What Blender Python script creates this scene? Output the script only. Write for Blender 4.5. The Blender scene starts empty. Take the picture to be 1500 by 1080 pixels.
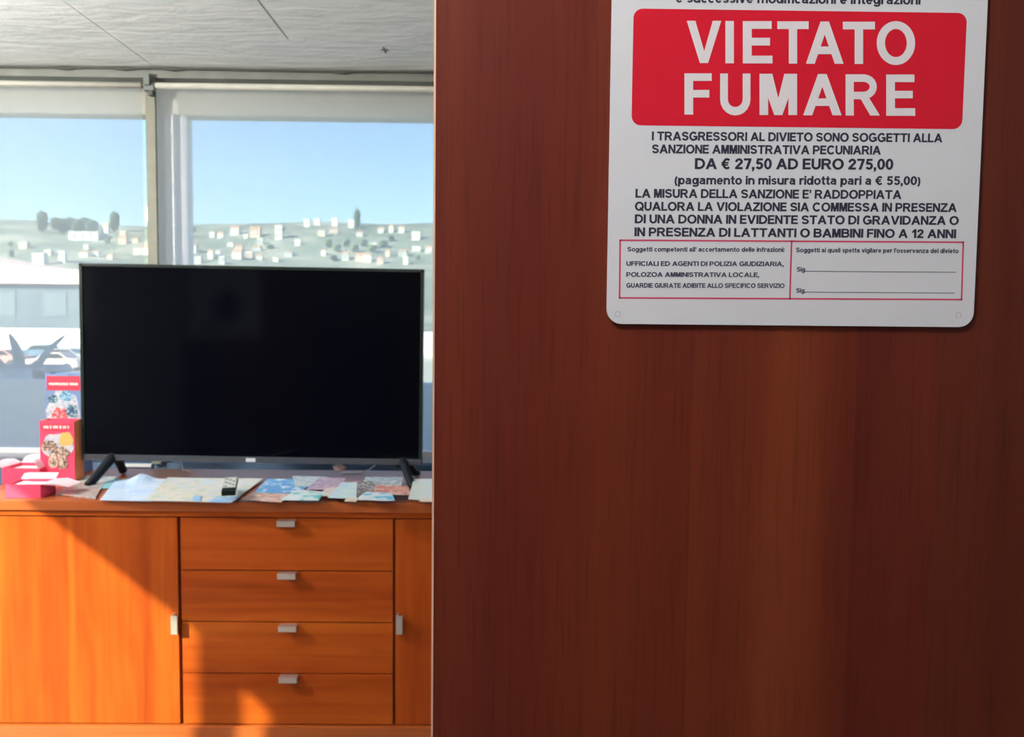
import bpy, bmesh, math, random
from mathutils import Vector, Matrix
import numpy as np
random.seed(7)
SC = bpy.context.scene
COL = SC.collection

# ------------------------------------------------------------------ camera
H = 1.31                       # eye height
FPX = 1150.0                   # focal length in pixels of the 1500 px frame
PITCH, ROLL, YAW = math.radians(3.5), math.radians(0.6), math.radians(0.6)
_f = Vector((math.sin(YAW)*math.cos(PITCH), math.cos(YAW)*math.cos(PITCH), -math.sin(PITCH)))
_r0 = Vector((math.cos(YAW), -math.sin(YAW), 0))
_u0 = _r0.cross(_f)
_R = _r0*math.cos(ROLL) + _u0*math.sin(ROLL)
_U = -_r0*math.sin(ROLL) + _u0*math.cos(ROLL)
CAM = Vector((0, 0, H))
cd = bpy.data.cameras.new('camera'); cam = bpy.data.objects.new('camera', cd); COL.objects.link(cam)
cd.sensor_width = 36; cd.lens = FPX/1500*36; cd.clip_start = 0.02; cd.clip_end = 5000
cam.matrix_world = Matrix(((_R.x, _U.x, -_f.x, 0), (_R.y, _U.y, -_f.y, 0), (_R.z, _U.z, -_f.z, H), (0, 0, 0, 1)))
cd.dof.use_dof = True; cd.dof.focus_distance = 0.45; cd.dof.aperture_fstop = 22
SC.camera = cam

# ------------------------------------------------------------------ sky, sun, exposure
SUN = Vector((1.0, 0.9, -0.79)).normalized()      # direction the light travels
w = bpy.data.worlds.new('sky'); SC.world = w; w.use_nodes = True
nt = w.node_tree; nt.nodes.clear()
sky = nt.nodes.new('ShaderNodeTexSky'); sky.sky_type = 'NISHITA'; sky.sun_disc = False
sky.sun_elevation = math.asin(-SUN.z); sky.sun_rotation = math.atan2(-SUN.x, -SUN.y)
sky.air_density = 1.1; sky.dust_density = 0.5; sky.ozone_density = 3.5; sky.altitude = 50
bg = nt.nodes.new('ShaderNodeBackground'); bg.inputs['Strength'].default_value = 0.33
wo = nt.nodes.new('ShaderNodeOutputWorld')
nt.links.new(sky.outputs[0], bg.inputs[0]); nt.links.new(bg.outputs[0], wo.inputs[0])
sl = bpy.data.lights.new('sun', 'SUN'); sl.energy = 18; sl.angle = 0.010; sl.color = (1.0, 0.96, 0.66)
so = bpy.data.objects.new('sun', sl); COL.objects.link(so); so.location = (-8, -8, 9)
so.rotation_euler = SUN.to_track_quat('-Z', 'Y').to_euler()
FILL_PANEL = (5, 8)                                   # watts of the two added ceiling fill lights
FILL_GLOBE = (142, 440)                                 # glow of the two added fill light globes
SC.view_settings.view_transform = 'Standard'; SC.view_settings.look = 'None'
SC.view_settings.exposure = 0.0; SC.view_settings.gamma = 1.0
SC.view_settings.use_curve_mapping = False
SC.cycles.use_denoising = True
SC.cycles.max_bounces = 10; SC.cycles.diffuse_bounces = 6; SC.cycles.transparent_max_bounces = 16
SC.cycles.sample_clamp_indirect = 6.0

# ------------------------------------------------------------------ measuring: sight line through a photo pixel met with a real plane
def ray(px, py): return _R*((px-750)/FPX) + _U*((540-py)/FPX) + _f
def atY(px, py, Y): d = ray(px, py); return CAM + d*(Y/d.y)
def atZ(px, py, z): d = ray(px, py); return CAM + d*((z-H)/d.z)

# ------------------------------------------------------------------ materials
def new_mat(name):
    m = bpy.data.materials.new(name); m.use_nodes = True
    n = m.node_tree; n.nodes.clear()
    out = n.nodes.new('ShaderNodeOutputMaterial')
    return m, n, out
def N(n, t, **kw):
    x = n.nodes.new(t)
    for k, v in kw.items(): setattr(x, k, v)
    return x
def ramp(n, fac, stops, interp='LINEAR'):
    r = N(n, 'ShaderNodeValToRGB'); r.color_ramp.interpolation = interp
    e = r.color_ramp.elements
    while len(e) < len(stops): e.new(0.5)
    for i, (p, c) in enumerate(stops):
        e[i].position = p; e[i].color = (*c, 1) if len(c) == 3 else c
    n.links.new(fac, r.inputs[0]); return r.outputs[0]
def coords(n, scale=(1, 1, 1), rot=(0, 0, 0), loc=(0, 0, 0)):
    tc = N(n, 'ShaderNodeTexCoord'); mp = N(n, 'ShaderNodeMapping')
    mp.inputs['Scale'].default_value = scale; mp.inputs['Rotation'].default_value = rot; mp.inputs['Location'].default_value = loc
    n.links.new(tc.outputs['Object'], mp.inputs[0]); return mp.outputs[0]
def noise(n, vec, scale=1, detail=4, rough=0.55, dist=0):
    x = N(n, 'ShaderNodeTexNoise'); x.inputs['Scale'].default_value = scale
    x.inputs['Detail'].default_value = detail; x.inputs['Roughness'].default_value = rough
    x.inputs['Distortion'].default_value = dist
    n.links.new(vec, x.inputs['Vector']); return x.outputs['Fac']
def mixc(n, fac, a, b, mode='MIX'):
    x = N(n, 'ShaderNodeMix', data_type='RGBA', blend_type=mode)
    for s, v in ((x.inputs[0], fac), (x.inputs[6], a), (x.inputs[7], b)):
        if isinstance(v, (int, float)): s.default_value = v
        elif isinstance(v, tuple): s.default_value = (*v, 1)
        else: n.links.new(v, s)
    return x.outputs[2]
def bsdf(n, out, color, rough=0.5, metal=0.0, spec=0.5, bump=None, bstr=0.2, bdist=0.001, coat=0):
    b = N(n, 'ShaderNodeBsdfPrincipled')
    if isinstance(color, tuple): b.inputs['Base Color'].default_value = (*color, 1)
    else: n.links.new(color, b.inputs['Base Color'])
    if isinstance(rough, float): b.inputs['Roughness'].default_value = rough
    else: n.links.new(rough, b.inputs['Roughness'])
    b.inputs['Metallic'].default_value = metal; b.inputs['Specular IOR Level'].default_value = spec
    b.inputs['Coat Weight'].default_value = coat
    if bump is not None:
        bp = N(n, 'ShaderNodeBump'); bp.inputs['Strength'].default_value = bstr; bp.inputs['Distance'].default_value = bdist
        n.links.new(bump, bp.inputs['Height']); n.links.new(bp.outputs[0], b.inputs['Normal'])
    n.links.new(b.outputs[0], out.inputs[0]); return b
def plain(name, c, rough=0.5, metal=0.0, spec=0.5, var=0.06, vscale=18, bstr=0.05):
    m, n, out = new_mat(name)
    f = noise(n, coords(n), vscale, 5)
    lo = tuple(max(0, x*(1-var)) for x in c); hi = tuple(min(1, x*(1+var)) for x in c)
    bsdf(n, out, ramp(n, f, [(0.3, lo), (0.7, hi)]), rough, metal, spec, f, bstr, 0.0008)
    return m
def wood(name, dark, mid, light, axis='Z', rough=0.35, streak=90, band=9, figure=0.5, strips=None, spec=0.5, pore=0.35, coat=0.0):
    """veneer: grain runs along axis"""
    m, n, out = new_mat(name)
    along = {'X': (0.03, 1, 1), 'Z': (1, 1, 0.03)}[axis]
    v = coords(n, along)
    fine = noise(n, v, streak, 3, 0.6)
    broad = noise(n, v, band, 3, 0.5, 0.4)
    along2 = {'X': (0.16, 1, 1), 'Z': (1, 1, 0.16)}[axis]
    v2 = coords(n, along2)
    fig = noise(n, v2, band*0.9, 2, 0.4)
    mm = N(n, 'ShaderNodeMath', operation='MULTIPLY'); mm.inputs[1].default_value = 34; n.links.new(fig, mm.inputs[0])
    sn = N(n, 'ShaderNodeMath', operation='SINE'); n.links.new(mm.outputs[0], sn.inputs[0])
    sc = N(n, 'ShaderNodeMapRange'); n.links.new(sn.outputs[0], sc.inputs[0]); sc.inputs[1].default_value = -1
    base = ramp(n, broad, [(0.3, dark), (0.5, mid), (0.72, light)])
    c = mixc(n, figure*0.35, base, ramp(n, sc.outputs[0], [(0.0, light), (1, dark)]), 'MIX')
    c = mixc(n, pore, c, ramp(n, fine, [(0.3, (0.25, 0.22, 0.2)), (0.5, (1, 1, 1)), (0.75, (1.0, 0.98, 0.95))]), 'MULTIPLY')
    if strips:
        tc = N(n, 'ShaderNodeTexCoord'); sx = N(n, 'ShaderNodeSeparateXYZ'); n.links.new(tc.outputs['Object'], sx.inputs[0])
        mr = N(n, 'ShaderNodeMapRange'); mr.inputs[1].default_value = strips[0]; mr.inputs[2].default_value = strips[1]
        n.links.new(sx.outputs[0], mr.inputs[0])
        c = mixc(n, 1.0, c, ramp(n, mr.outputs[0], strips[2], 'CONSTANT'), 'MULTIPLY')
    bsdf(n, out, c, rough, 0, spec, fine, 0.08, 0.0004, coat)
    return m
def printed(name, paper, inks, scale=30, amount=0.5, rough=0.4, seed=0.0, blocky=False):
    """a sheet with printed patches of several inks"""
    m, n, out = new_mat(name)
    v = coords(n, (1, 1, 1), (0, 0, 0), (seed, seed*2.3, 0))
    c = paper
    for i, ink in enumerate(inks):
        if blocky:
            vo = N(n, 'ShaderNodeTexVoronoi', distance='CHEBYCHEV'); vo.inputs['Scale'].default_value = scale*(0.8+0.5*i)
            n.links.new(v, vo.inputs['Vector']); sp = N(n, 'ShaderNodeSeparateColor'); n.links.new(vo.outputs['Color'], sp.inputs[0]); f = sp.outputs[i % 3]
        else:
            vv = coords(n, (1, 1, 1), (0, 0, 0.4*i), (seed+3.1*i, seed*1.7-2*i, 0.5*i)); f = noise(n, vv, scale*(1+0.35*i), 3, 0.5)
        t = 1-amount*0.5 if blocky else 0.62-amount*0.16
        c = mixc(n, ramp(n, f, [(t-0.02, (0, 0, 0)), (t+0.02, (1, 1, 1))]), c, ink)
    bsdf(n, out, c, rough)
    return m

M = {}
M['panel'] = wood('cherry veneer', (0.078, 0.012, 0.008), (0.102, 0.0175, 0.0105), (0.136, 0.027, 0.012), 'Z', 0.42, 420, 16, 0.25,
                  (-0.045, 0.345, [(0, (0.97, 0.95, 0.97)), (0.23, (0.93, 0.85, 0.85)), (0.50, (1.10, 1.12, 0.95)), (0.74, (0.90, 0.85, 0.85)), (0.86, (0.86, 0.95, 0.85))]), 0.15, 0.32)
M['edge'] = wood('pale edge banding', (0.55, 0.33, 0.22), (0.65, 0.42, 0.30), (0.75, 0.52, 0.38), 'Z', 0.4, 200, 20, 0.1)
M['cab_v'] = wood('cherry door veneer', (0.23, 0.034, 0.004), (0.30, 0.051, 0.0055), (0.38, 0.082, 0.009), 'Z', 0.38, 70, 11, 0.5, None, 0.15, 0.22)
M['cab_h'] = wood('cherry drawer veneer', (0.23, 0.034, 0.004), (0.30, 0.051, 0.0055), (0.38, 0.082, 0.009), 'X', 0.38, 70, 11, 0.5, None, 0.15, 0.22)
M['cab_top'] = wood('cherry top veneer', (0.26, 0.050, 0.010), (0.32, 0.070, 0.014), (0.38, 0.10, 0.02), 'X', 0.34, 60, 9, 0.4, None, 0.5, 0.2)
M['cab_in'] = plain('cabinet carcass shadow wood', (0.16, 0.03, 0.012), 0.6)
M['back_wood'] = wood('dark wall panelling', (0.10, 0.04, 0.02), (0.16, 0.065, 0.03), (0.22, 0.09, 0.045), 'Z', 0.5, 60, 6, 0.4)
M['metal'] = plain('brushed steel', (0.72, 0.68, 0.66), 0.32, 0.85, 0.5, 0.05, 60)
M['tv_black'] = plain('black bezel plastic', (0.008, 0.014, 0.012), 0.35, 0, 0.2, 0.1, 40, 0.02)
M['tv_lower'] = plain('grey lower bezel plastic', (0.035, 0.04, 0.05), 0.3, 0, 0.5, 0.1, 40, 0.02)
M['foot'] = plain('black foot plastic', (0.006, 0.008, 0.012), 0.5, 0, 0.15)
m, n, out = new_mat('tv glass'); bsdf(n, out, (0.0008, 0.0012, 0.003), 0.07, 0, 0.12); M['screen'] = m
M['badge'] = plain('silver badge', (0.55, 0.57, 0.62), 0.4, 0.2)
M['white'] = plain('white painted metal', (0.80, 0.80, 0.80), 0.4, 0, 0.5, 0.04)
M['frame'] = plain('white window frame', (0.72, 0.73, 0.76), 0.45, 0, 0.5, 0.04)
M['post'] = plain('olive grey post', (0.20, 0.20, 0.155), 0.55, 0, 0.4, 0.08)
M['header'] = plain('cream window header', (0.66, 0.62, 0.50), 0.6, 0, 0.4, 0.05)
M['tube'] = plain('grey cream blind tube', (0.50, 0.50, 0.44), 0.6)
M['trim'] = plain('grey ceiling trim', (0.18, 0.19, 0.17), 0.6, 0, 0.4, 0.12, 12)
M['dark'] = plain('dark rubber', (0.05, 0.05, 0.045), 0.6)
M['bracket'] = plain('dark grey bracket', (0.13, 0.15, 0.14), 0.5)
M['wall_blue'] = plain('blue grey wall paint', (0.09, 0.15, 0.24), 0.6, 0, 0.4, 0.08, 8)
M['wall'] = plain('off white wall paint', (0.72, 0.70, 0.66), 0.7, 0, 0.3, 0.04, 6)
M['floor'] = plain('brown floor tiles', (0.15, 0.11, 0.09), 0.45, 0, 0.5, 0.15, 5)
M['brass_dark'] = plain('dark door paint', (0.03, 0.035, 0.05), 0.4)
# ceiling: rough, streaky skim
m, n, out = new_mat('rough ceiling skim')
v = coords(n, (0.45, 1.6, 1)); f1 = noise(n, v, 11, 6, 0.62, 0.6); f2 = noise(n, coords(n), 1.4, 3)
c = ramp(n, f1, [(0.25, (0.70, 0.74, 0.72)), (0.5, (0.84, 0.87, 0.86)), (0.75, (0.90, 0.92, 0.91))])
c = mixc(n, 0.35, c, ramp(n, f2, [(0.3, (0.85, 0.85, 0.82)), (0.7, (1, 1, 1))]), 'MULTIPLY')
bsdf(n, out, c, 0.7, 0, 0.3, f1, 0.7, 0.015); M['ceiling'] = m
# screen blind cloth: open weave, part of the view passes, the rest glows with the daylight behind
m, n, out = new_mat('screen blind cloth')
tr = N(n, 'ShaderNodeBsdfTransparent'); df = N(n, 'ShaderNodeBsdfDiffuse'); tl = N(n, 'ShaderNodeBsdfTranslucent')
df.inputs[0].default_value = (0.50, 0.52, 0.50, 1); tl.inputs[0].default_value = (0.34, 0.50, 0.72, 1)
m1 = N(n, 'ShaderNodeMixShader'); m1.inputs[0].default_value = 0.55
n.links.new(df.outputs[0], m1.inputs[1]); n.links.new(tl.outputs[0], m1.inputs[2])
m2 = N(n, 'ShaderNodeMixShader')
wf = noise(n, coords(n), 9, 2); mr = N(n, 'ShaderNodeMapRange'); mr.inputs[3].default_value = 0.49; mr.inputs[4].default_value = 0.55; n.links.new(wf, mr.inputs[0])
n.links.new(mr.outputs[0], m2.inputs[0]); n.links.new(tr.outputs[0], m2.inputs[1]); n.links.new(m1.outputs[0], m2.inputs[2])
n.links.new(m2.outputs[0], out.inputs[0]); M['blind'] = m
# window glass
m, n, out = new_mat('window glass')
tr = N(n, 'ShaderNodeBsdfTransparent'); tr.inputs[0].default_value = (0.95, 0.985, 0.98, 1); gl = N(n, 'ShaderNodeBsdfGlossy'); gl.inputs['Roughness'].default_value = 0.02
fr = N(n, 'ShaderNodeFresnel'); ge = N(n, 'ShaderNodeNewGeometry'); mg = N(n, 'ShaderNodeMapRange'); mg.inputs[3].default_value = 1.45; mg.inputs[4].default_value = 1/1.45; n.links.new(ge.outputs['Backfacing'], mg.inputs[0]); n.links.new(mg.outputs[0], fr.inputs[0]); mx = N(n, 'ShaderNodeMixShader')
n.links.new(fr.outputs[0], mx.inputs[0]); n.links.new(tr.outputs[0], mx.inputs[1]); n.links.new(gl.outputs[0], mx.inputs[2]); n.links.new(mx.outputs[0], out.inputs[0])
M['glass'] = m
# sign
M['sign'] = plain('white sign plastic', (0.56, 0.57, 0.62), 0.35, 0, 0.5, 0.02, 30, 0.01)
M['sign_red'] = plain('sign red ink', (0.50, 0.008, 0.024), 0.35, 0, 0.2, 0.03, 30, 0.01)
M['sign_line'] = plain('sign pink line ink', (0.50, 0.045, 0.11), 0.4, 0, 0.5, 0.03)
M['sign_letter'] = plain('sign white letter ink', (0.62, 0.58, 0.62), 0.35, 0, 0.5, 0.02)
M['ink'] = plain('sign black ink', (0.018, 0.018, 0.035), 0.45, 0, 0.4, 0.05)
M['ink_soft'] = plain('sign fine print ink', (0.035, 0.035, 0.07), 0.45, 0, 0.4, 0.05)
M['hole'] = plain('sign hole rim', (0.42, 0.42, 0.44), 0.5)

# ------------------------------------------------------------------ mesh helpers
class MB:
    """collects geometry in world coordinates and links it as ONE object"""
    def __init__(s): s.bm = bmesh.new()
    def box(s, x0, x1, y0, y1, z0, z1, bev=0.0, mi=0):
        t = bmesh.new(); bmesh.ops.create_cube(t, size=1)
        for v in t.verts: v.co = Vector(((x0+x1)/2+v.co.x*(x1-x0), (y0+y1)/2+v.co.y*(y1-y0), (z0+z1)/2+v.co.z*(z1-z0)))
        if bev: bmesh.ops.bevel(t, geom=t.edges[:], offset=bev, segments=2, profile=0.7, affect='EDGES')
        s.merge(t, mi); return s
    def merge(s, t, mi=0, mat=None):
        if mat: bmesh.ops.transform(t, matrix=mat, verts=t.verts[:])
        for f in t.faces: f.material_index = mi
        me = bpy.data.meshes.new('tmp'); t.to_mesh(me); t.free(); s.bm.from_mesh(me); bpy.data.meshes.remove(me)
    def prism(s, poly, axis, a, b, mi=0):
        """poly of 2D points swept along axis from a to b; axis Y: (x,z); axis X: (y,z); axis Z: (x,y)"""
        t = bmesh.new()
        def P(u, v, w): return {'Y': (u, w, v), 'X': (w, u, v), 'Z': (u, v, w)}[axis]
        A = [t.verts.new(P(u, v, a)) for u, v in poly]; B = [t.verts.new(P(u, v, b)) for u, v in poly]
        t.faces.new(A); t.faces.new(B[::-1])
        k = len(poly)
        for i in range(k): t.faces.new((A[i], B[i], B[(i+1) % k], A[(i+1) % k]))
        bmesh.ops.recalc_face_normals(t, faces=t.faces[:]); s.merge(t, mi); return s
    def tube(s, pts, r, seg=8, mi=0):
        t = bmesh.new(); rings = []
        pts = [Vector(p) for p in pts]
        for i, p in enumerate(pts):
            d = (pts[min(i+1, len(pts)-1)]-pts[max(i-1, 0)]).normalized()
            a = d.orthogonal().normalized() if abs(d.z) > 0.9 else d.cross(Vector((0, 0, 1))).normalized(); b = d.cross(a)
            rr = r[i] if isinstance(r, (list, tuple)) else r
            rings.append([t.verts.new(p+(a*math.cos(q)+b*math.sin(q))*rr) for q in [2*math.pi*k/seg for k in range(seg)]])
        for A, B in zip(rings, rings[1:]):
            for k in range(seg): t.faces.new((A[k], A[(k+1) % seg], B[(k+1) % seg], B[k]))
        t.faces.new(rings[0][::-1]); t.faces.new(rings[-1]); bmesh.ops.recalc_face_normals(t, faces=t.faces[:])
        s.merge(t, mi); return s
    def build(s, name, mats, parent=None, smooth=False):
        me = bpy.data.meshes.new(name); off = Vector((0, 0, 0))
        p = parent
        while p: off += p.location; p = p.parent
        bmesh.ops.translate(s.bm, vec=-off, verts=s.bm.verts[:])
        s.bm.to_mesh(me); s.bm.free()
        for mm in (mats if isinstance(mats, list) else [mats]): me.materials.append(mm)
        if smooth:
            for q in me.polygons: q.use_smooth = True
        o = bpy.data.objects.new(name, me); COL.objects.link(o); o.parent = parent
        return o
def box(name, m, x0, x1, y0, y1, z0, z1, parent=None, bev=0.0): return MB().box(x0, x1, y0, y1, z0, z1, bev).build(name, m, parent)
def thing(name, label, cat, loc, group=None):
    o = bpy.data.objects.new(name, None); COL.objects.link(o); o.location = loc; o.empty_display_size = 0.05
    return tag(o, label, cat, group)
def tag(o, label, cat, group=None):
    o['label'] = label; o['category'] = cat
    if group: o['group'] = group
    return o
def struct(o): o['kind'] = 'structure'; return o
def rrect(x0, x1, z0, z1, r, seg=7):
    pts = []
    for cx, cz, a0 in ((x1-r, z1-r, 0), (x0+r, z1-r, 90), (x0+r, z0+r, 180), (x1-r, z0+r, 270)):
        for k in range(seg+1):
            a = math.radians(a0+90*k/seg); pts.append((cx+r*math.cos(a), cz+r*math.sin(a)))
    return pts

GZ_ = -3.0
# ------------------------------------------------------------------ the room
YF = 2.35          # plane of the cabinet doors
YW = 3.30          # inner face of the window wall
XL, XR, YB = -3.2, 3.0, -2.6
ZC = atY(320, 104, YW).z                  # ceiling height
ZS = atY(320, 672, YW).z                  # window sill height
struct(box('floor', M['floor'], XL-.2, XR+.2, YB-.2, YW+.2, -.1, 0))
# ceiling: slab with four lining boards, open joints between them
struct(box('added_shade_eave', plain('eave render', (.7, .7, .68), .8), -10, XR+.2, YW+.2, YW+.75, ZC+.012, ZC+.16))  # overhang added and run far left to shade the terrace wall
cl = struct(box('ceiling', M['dark'], XL-.2, XR+.2, YB-.2, YW+.2, ZC+.012, ZC+.16))
X1 = (atZ(100, 0, ZC).x + atZ(215, 95, ZC).x)/2
X2 = (atZ(375, 0, ZC).x + atZ(425, 58, ZC).x)/2
YJ = atZ(425, 58, ZC).y; g = .0035; g1 = .0013
for a in ((XL, X1-g1, YB, YW), (X1+g1, X2-g, YB, YW), (X2+g, XR, YB, YJ-.002), (X2-g, XR, YJ+.002, YW)):
    box('ceiling_board', M['ceiling'], a[0], a[1], a[2], a[3], ZC, ZC+.02, cl)

q = atZ(563, 73, ZC); box('ceiling_mark', M['trim'], q.x-.014, q.x+.014, q.y-.004, q.y+.004, ZC-.002, ZC, cl); box('ceiling_mark', M['trim'], q.x-.0025, q.x+.0025, q.y-.03, q.y+.03, ZC-.003, ZC, cl)
# left wall with the opening that lets the sun in
def ysrc(px):
    x = atY(px, 900, YF).x; return YF-(x-XL)*SUN.y/SUN.x
def zsrc(px, py):
    p = atY(px, py, YF); return p.z-(p.x-XL)*SUN.z/SUN.x
zl = zsrc(50, 735); yA0, yA1 = ysrc(298), 1.02
yB0, yB1 = ysrc(406), ysrc(355); zl2 = zsrc(355, 1004)
wl = MB(); SILL = 0.2
wl.box(XL-.16, XL, YB-.2, YW+.2, 0, SILL); yC0, yC1, zl3 = -.9, yB0-.07, 1.72  # C: extra unseen opening, added to bounce more sunlight into the room
wl.box(XL-.16, XL, YB-.2, yC0, SILL, ZC+.03); wl.box(XL-.03, XL, yC0, yC1, zl3, ZC+.03); wl.box(XL-.03, XL, yC1, yB0, SILL, ZC+.03); wl.box(XL-.16, XL, yC0, yC1, SILL, 1.2); wl.box(XL-.16, XL, yA1, YW+.2, SILL, ZC+.03)
wl.box(XL-.02, XL, yA0, yA1, zl, ZC+.03); wl.box(XL-.02, XL, yB0, yB1, zl2, ZC+.03); wl.box(XL-.02, XL, yB1, yA0, SILL, ZC+.03)
struct(wl.build('wall_left', M['wall']))
w3 = struct(box('window_3', M['frame'], XL-.015, XL-.005, yC0, yA1, SILL, SILL+.03))
box('pane', M['glass'], XL-.012, XL-.008, yA0, yA1, SILL+.03, zl, w3); box('pane', M['glass'], XL-.012, XL-.008, yB0, yB1, SILL+.03, zl2, w3); box('pane', M['glass'], XL-.012, XL-.008, yC0, yC1, 1.2, zl3, w3)
# wall behind the photographer: dark panelling, dark doorway, clerestory added under the ceiling to light the wood panel
wb = MB(); wb.box(XL-.2, XR+.2, YB-.16, YB, 0, 1.98); wb.box(XL-.2, XL+.3, YB-.16, YB, 1.98, ZC+.03); wb.box(XR-.3, XR+.2, YB-.16, YB, 1.98, ZC+.03)
wb.box(XL+.3, XR-.3, YB-.16, YB, ZC-.04, ZC+.03)
struct(wb.build('wall_back', M['back_wood']))
w4 = struct(box('added_clerestory', M['frame'], XL+.3, XR-.3, YB-.12, YB-.08, 1.98, 2.0))
box('pane', M['glass'], XL+.3, XR-.3, YB-.1, YB-.095, 2.0, ZC-.04, w4)
d1 = struct(box('door_1', M['brass_dark'], -1.9, -1.05, YB, YB+.03, 0, 1.97))
box('door_handle', M['metal'], -1.16, -1.10, YB+.03, YB+.07, .98, 1.0, d1)
# right wall, out of view, with a wide window added for more daylight
wr = MB(); wr.box(XR, XR+.16, YB-.2, YW+.2, 0, 1.25); wr.box(XR, XR+.16, YB-.2, -2.2, 1.25, ZC+.03); wr.box(XR, XR+.16, 3.0, YW+.2, 1.25, ZC+.03); wr.box(XR, XR+.16, -2.2, 3.0, 2.2, ZC+.03)
struct(wr.build('wall_right', M['wall']))
w5 = struct(box('added_side_window', M['frame'], XR+.06, XR+.1, .3, .36, 1.25, 2.2)); box('pane', M['glass'], XR+.07, XR+.075, -2.2, 3.0, 1.25, 2.2, w5)

def glow_mat(p):
    m, n, out = new_mat('added fill globe glow'); e = N(n, 'ShaderNodeEmission'); e.inputs[0].default_value = (1.0, .96, .90, 1); e.inputs[1].default_value = p
    n.links.new(e.outputs[0], out.inputs[0]); return m
# flat ceiling lights added out of view to brighten the room
for k_, (lx, ly) in enumerate(((-1.9, -1.6), (1.6, 1.6))):
    lt = thing('added_fill_panel', ('added square ceiling fill light at the left behind the camera', 'added square ceiling fill light above the wood panel back')[k_], 'lamp', (lx, ly, ZC-.03))
    MB().box(lx-.3, lx+.3, ly-.3, ly+.3, ZC-.03, ZC-.001, .003).build('fill_panel_housing', M['white'], lt)
    al = bpy.data.lights.new('fill_panel_light', 'AREA'); al.size = .55; al.energy = FILL_PANEL[k_]; al.color = (1.0, .95, .88)
    ao = bpy.data.objects.new('fill_panel_light', al); COL.objects.link(ao); ao.location = (0, 0, -.006); ao.parent = lt
for k_, (lx, ly, lz) in enumerate(((-.40, .10, 2.12), (-2.26, 1.55, 1.98))):  # unseen globes added to brighten the ceiling and the top of the wood panel
    lt = thing('added_fill_globe', ('added white globe fill light hanging behind the camera', 'added white globe fill light hanging beside the left side window')[k_], 'lamp', (lx, ly, lz))
    MB().tube([(lx, ly, lz+.11), (lx, ly, ZC)], .004, 6).build('cord', M['dark'], lt)
    MB().tube([(lx, ly, ZC-.02), (lx, ly, ZC)], .05, 16).build('ceiling_rose', M['white'], lt)
    b = bmesh.new(); bmesh.ops.create_uvsphere(b, u_segments=24, v_segments=16, radius=.1); k = MB(); k.merge(b, 0, Matrix.Translation((lx, ly, lz)))
    k.build('globe', glow_mat(FILL_GLOBE[k_]), lt, True)
# window wall behind the cabinet
wf_ = MB(); wf_.box(XL-.2, XR+.2, YW, YW+.16, 0, ZS-.02); struct(wf_.build('wall_front', M['wall_blue']))
xm0, xm1 = atY(220, 300, YW).x, atY(234, 300, YW).x
zh = atY(320, 170, YW+.06).z               # underside of the window header
tr1 = struct(box('trim_1', M['trim'], XL, XR, YW-.035, YW+.16, atY(320, 119, YW).z, ZC, None, .003))
zt = atY(320, 119, YW).z
def window(name, x0, x1, step):
    root = struct(box(name, M['header'], x0, x1, YW+.05, YW+.14, zh, zt))
    fw = .012
    MB().box(x0, x0+step*.42, YW+.05, YW+.13, ZS, zh, .002).build('window_frame', M['frame'], root)
    MB().box(x0+step*.42, x0+step*.52, YW+.035, YW+.13, ZS, zh, .002).build('window_frame', M['white'], root)
    MB().box(x0+step*.52, x0+step, YW+.07, YW+.13, ZS, zh, .002).build('window_frame', M['frame'], root)
    MB().box(x0, x1, YW+.04, YW+.14, ZS-.02, ZS+.022, .003).build('window_sill', M['frame'], root)
    MB().box(x1-.05, x1, YW+.05, YW+.13, ZS, zh, .002).build('window_frame', M['frame'], root)
    box('pane', M['glass'], x0+step, x1-.05, YW+.095, YW+.10, ZS+.02, zh, root)
    return root
wf0 = atY(234, 300, YW+.05).x; wf1 = atY(275, 300, YW+.07).x
window('window_2', xm1, 1.2, wf1-xm1)
# left window: its right side runs straight up to the post
r1 = struct(box('window_1', M['header'], XL, xm0, YW+.05, YW+.14, zh, zt))
MB().box(XL, XL+.06, YW+.05, YW+.13, ZS, zh, .002).build('window_frame', M['frame'], r1)
MB().box(XL, xm0, YW+.04, YW+.14, ZS-.02, ZS+.022, .003).build('window_sill', M['frame'], r1)
box('pane', M['glass'], XL+.06, xm0, YW+.095, YW+.10, ZS+.02, zh, r1)
wx = MB(); wx.box(1.2, XR+.2, YW, YW+.16, ZS-.02, ZC+.03); struct(wx.build('wall_pier', M['wall']))
struct(box('added_shade_wing', M['wall'], -10, XL-.2, YW, YW+.2, GZ_, ZC+.16))  # unseen wing added to keep the sun off the terrace wall
po = struct(box('trim_2', M['post'], xm0, xm1, YW-.03, YW+.13, ZS-.02, zt, None, .002))
# dark bracket at the head of the post
bx0, bx1 = atY(211, 130, YW-.05).x, atY(226, 130, YW-.05).x; bz0, bz1 = atY(218, 140, YW-.05).z, atY(218, 122, YW-.05).z
bt = thing('blind_bracket', 'dark grey metal bracket at the top of the post between the two blinds', 'bracket', (bx0, YW-.05, bz0))
MB().box(bx0, bx1, YW-.055, YW-.03, bz0+.02, bz1, .002).build('mounting_plate', M['bracket'], bt)
MB().box(bx0+.006, bx1-.012, YW-.07, YW-.036, bz1-.01, bz1+.035, .002).build('upper_clip', M['bracket'], bt)
MB().box(bx1-.022, bx1-.004, YW-.06, YW-.03, bz0, bz0+.02, .002).build('lower_clip', M['dark'], bt)
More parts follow.
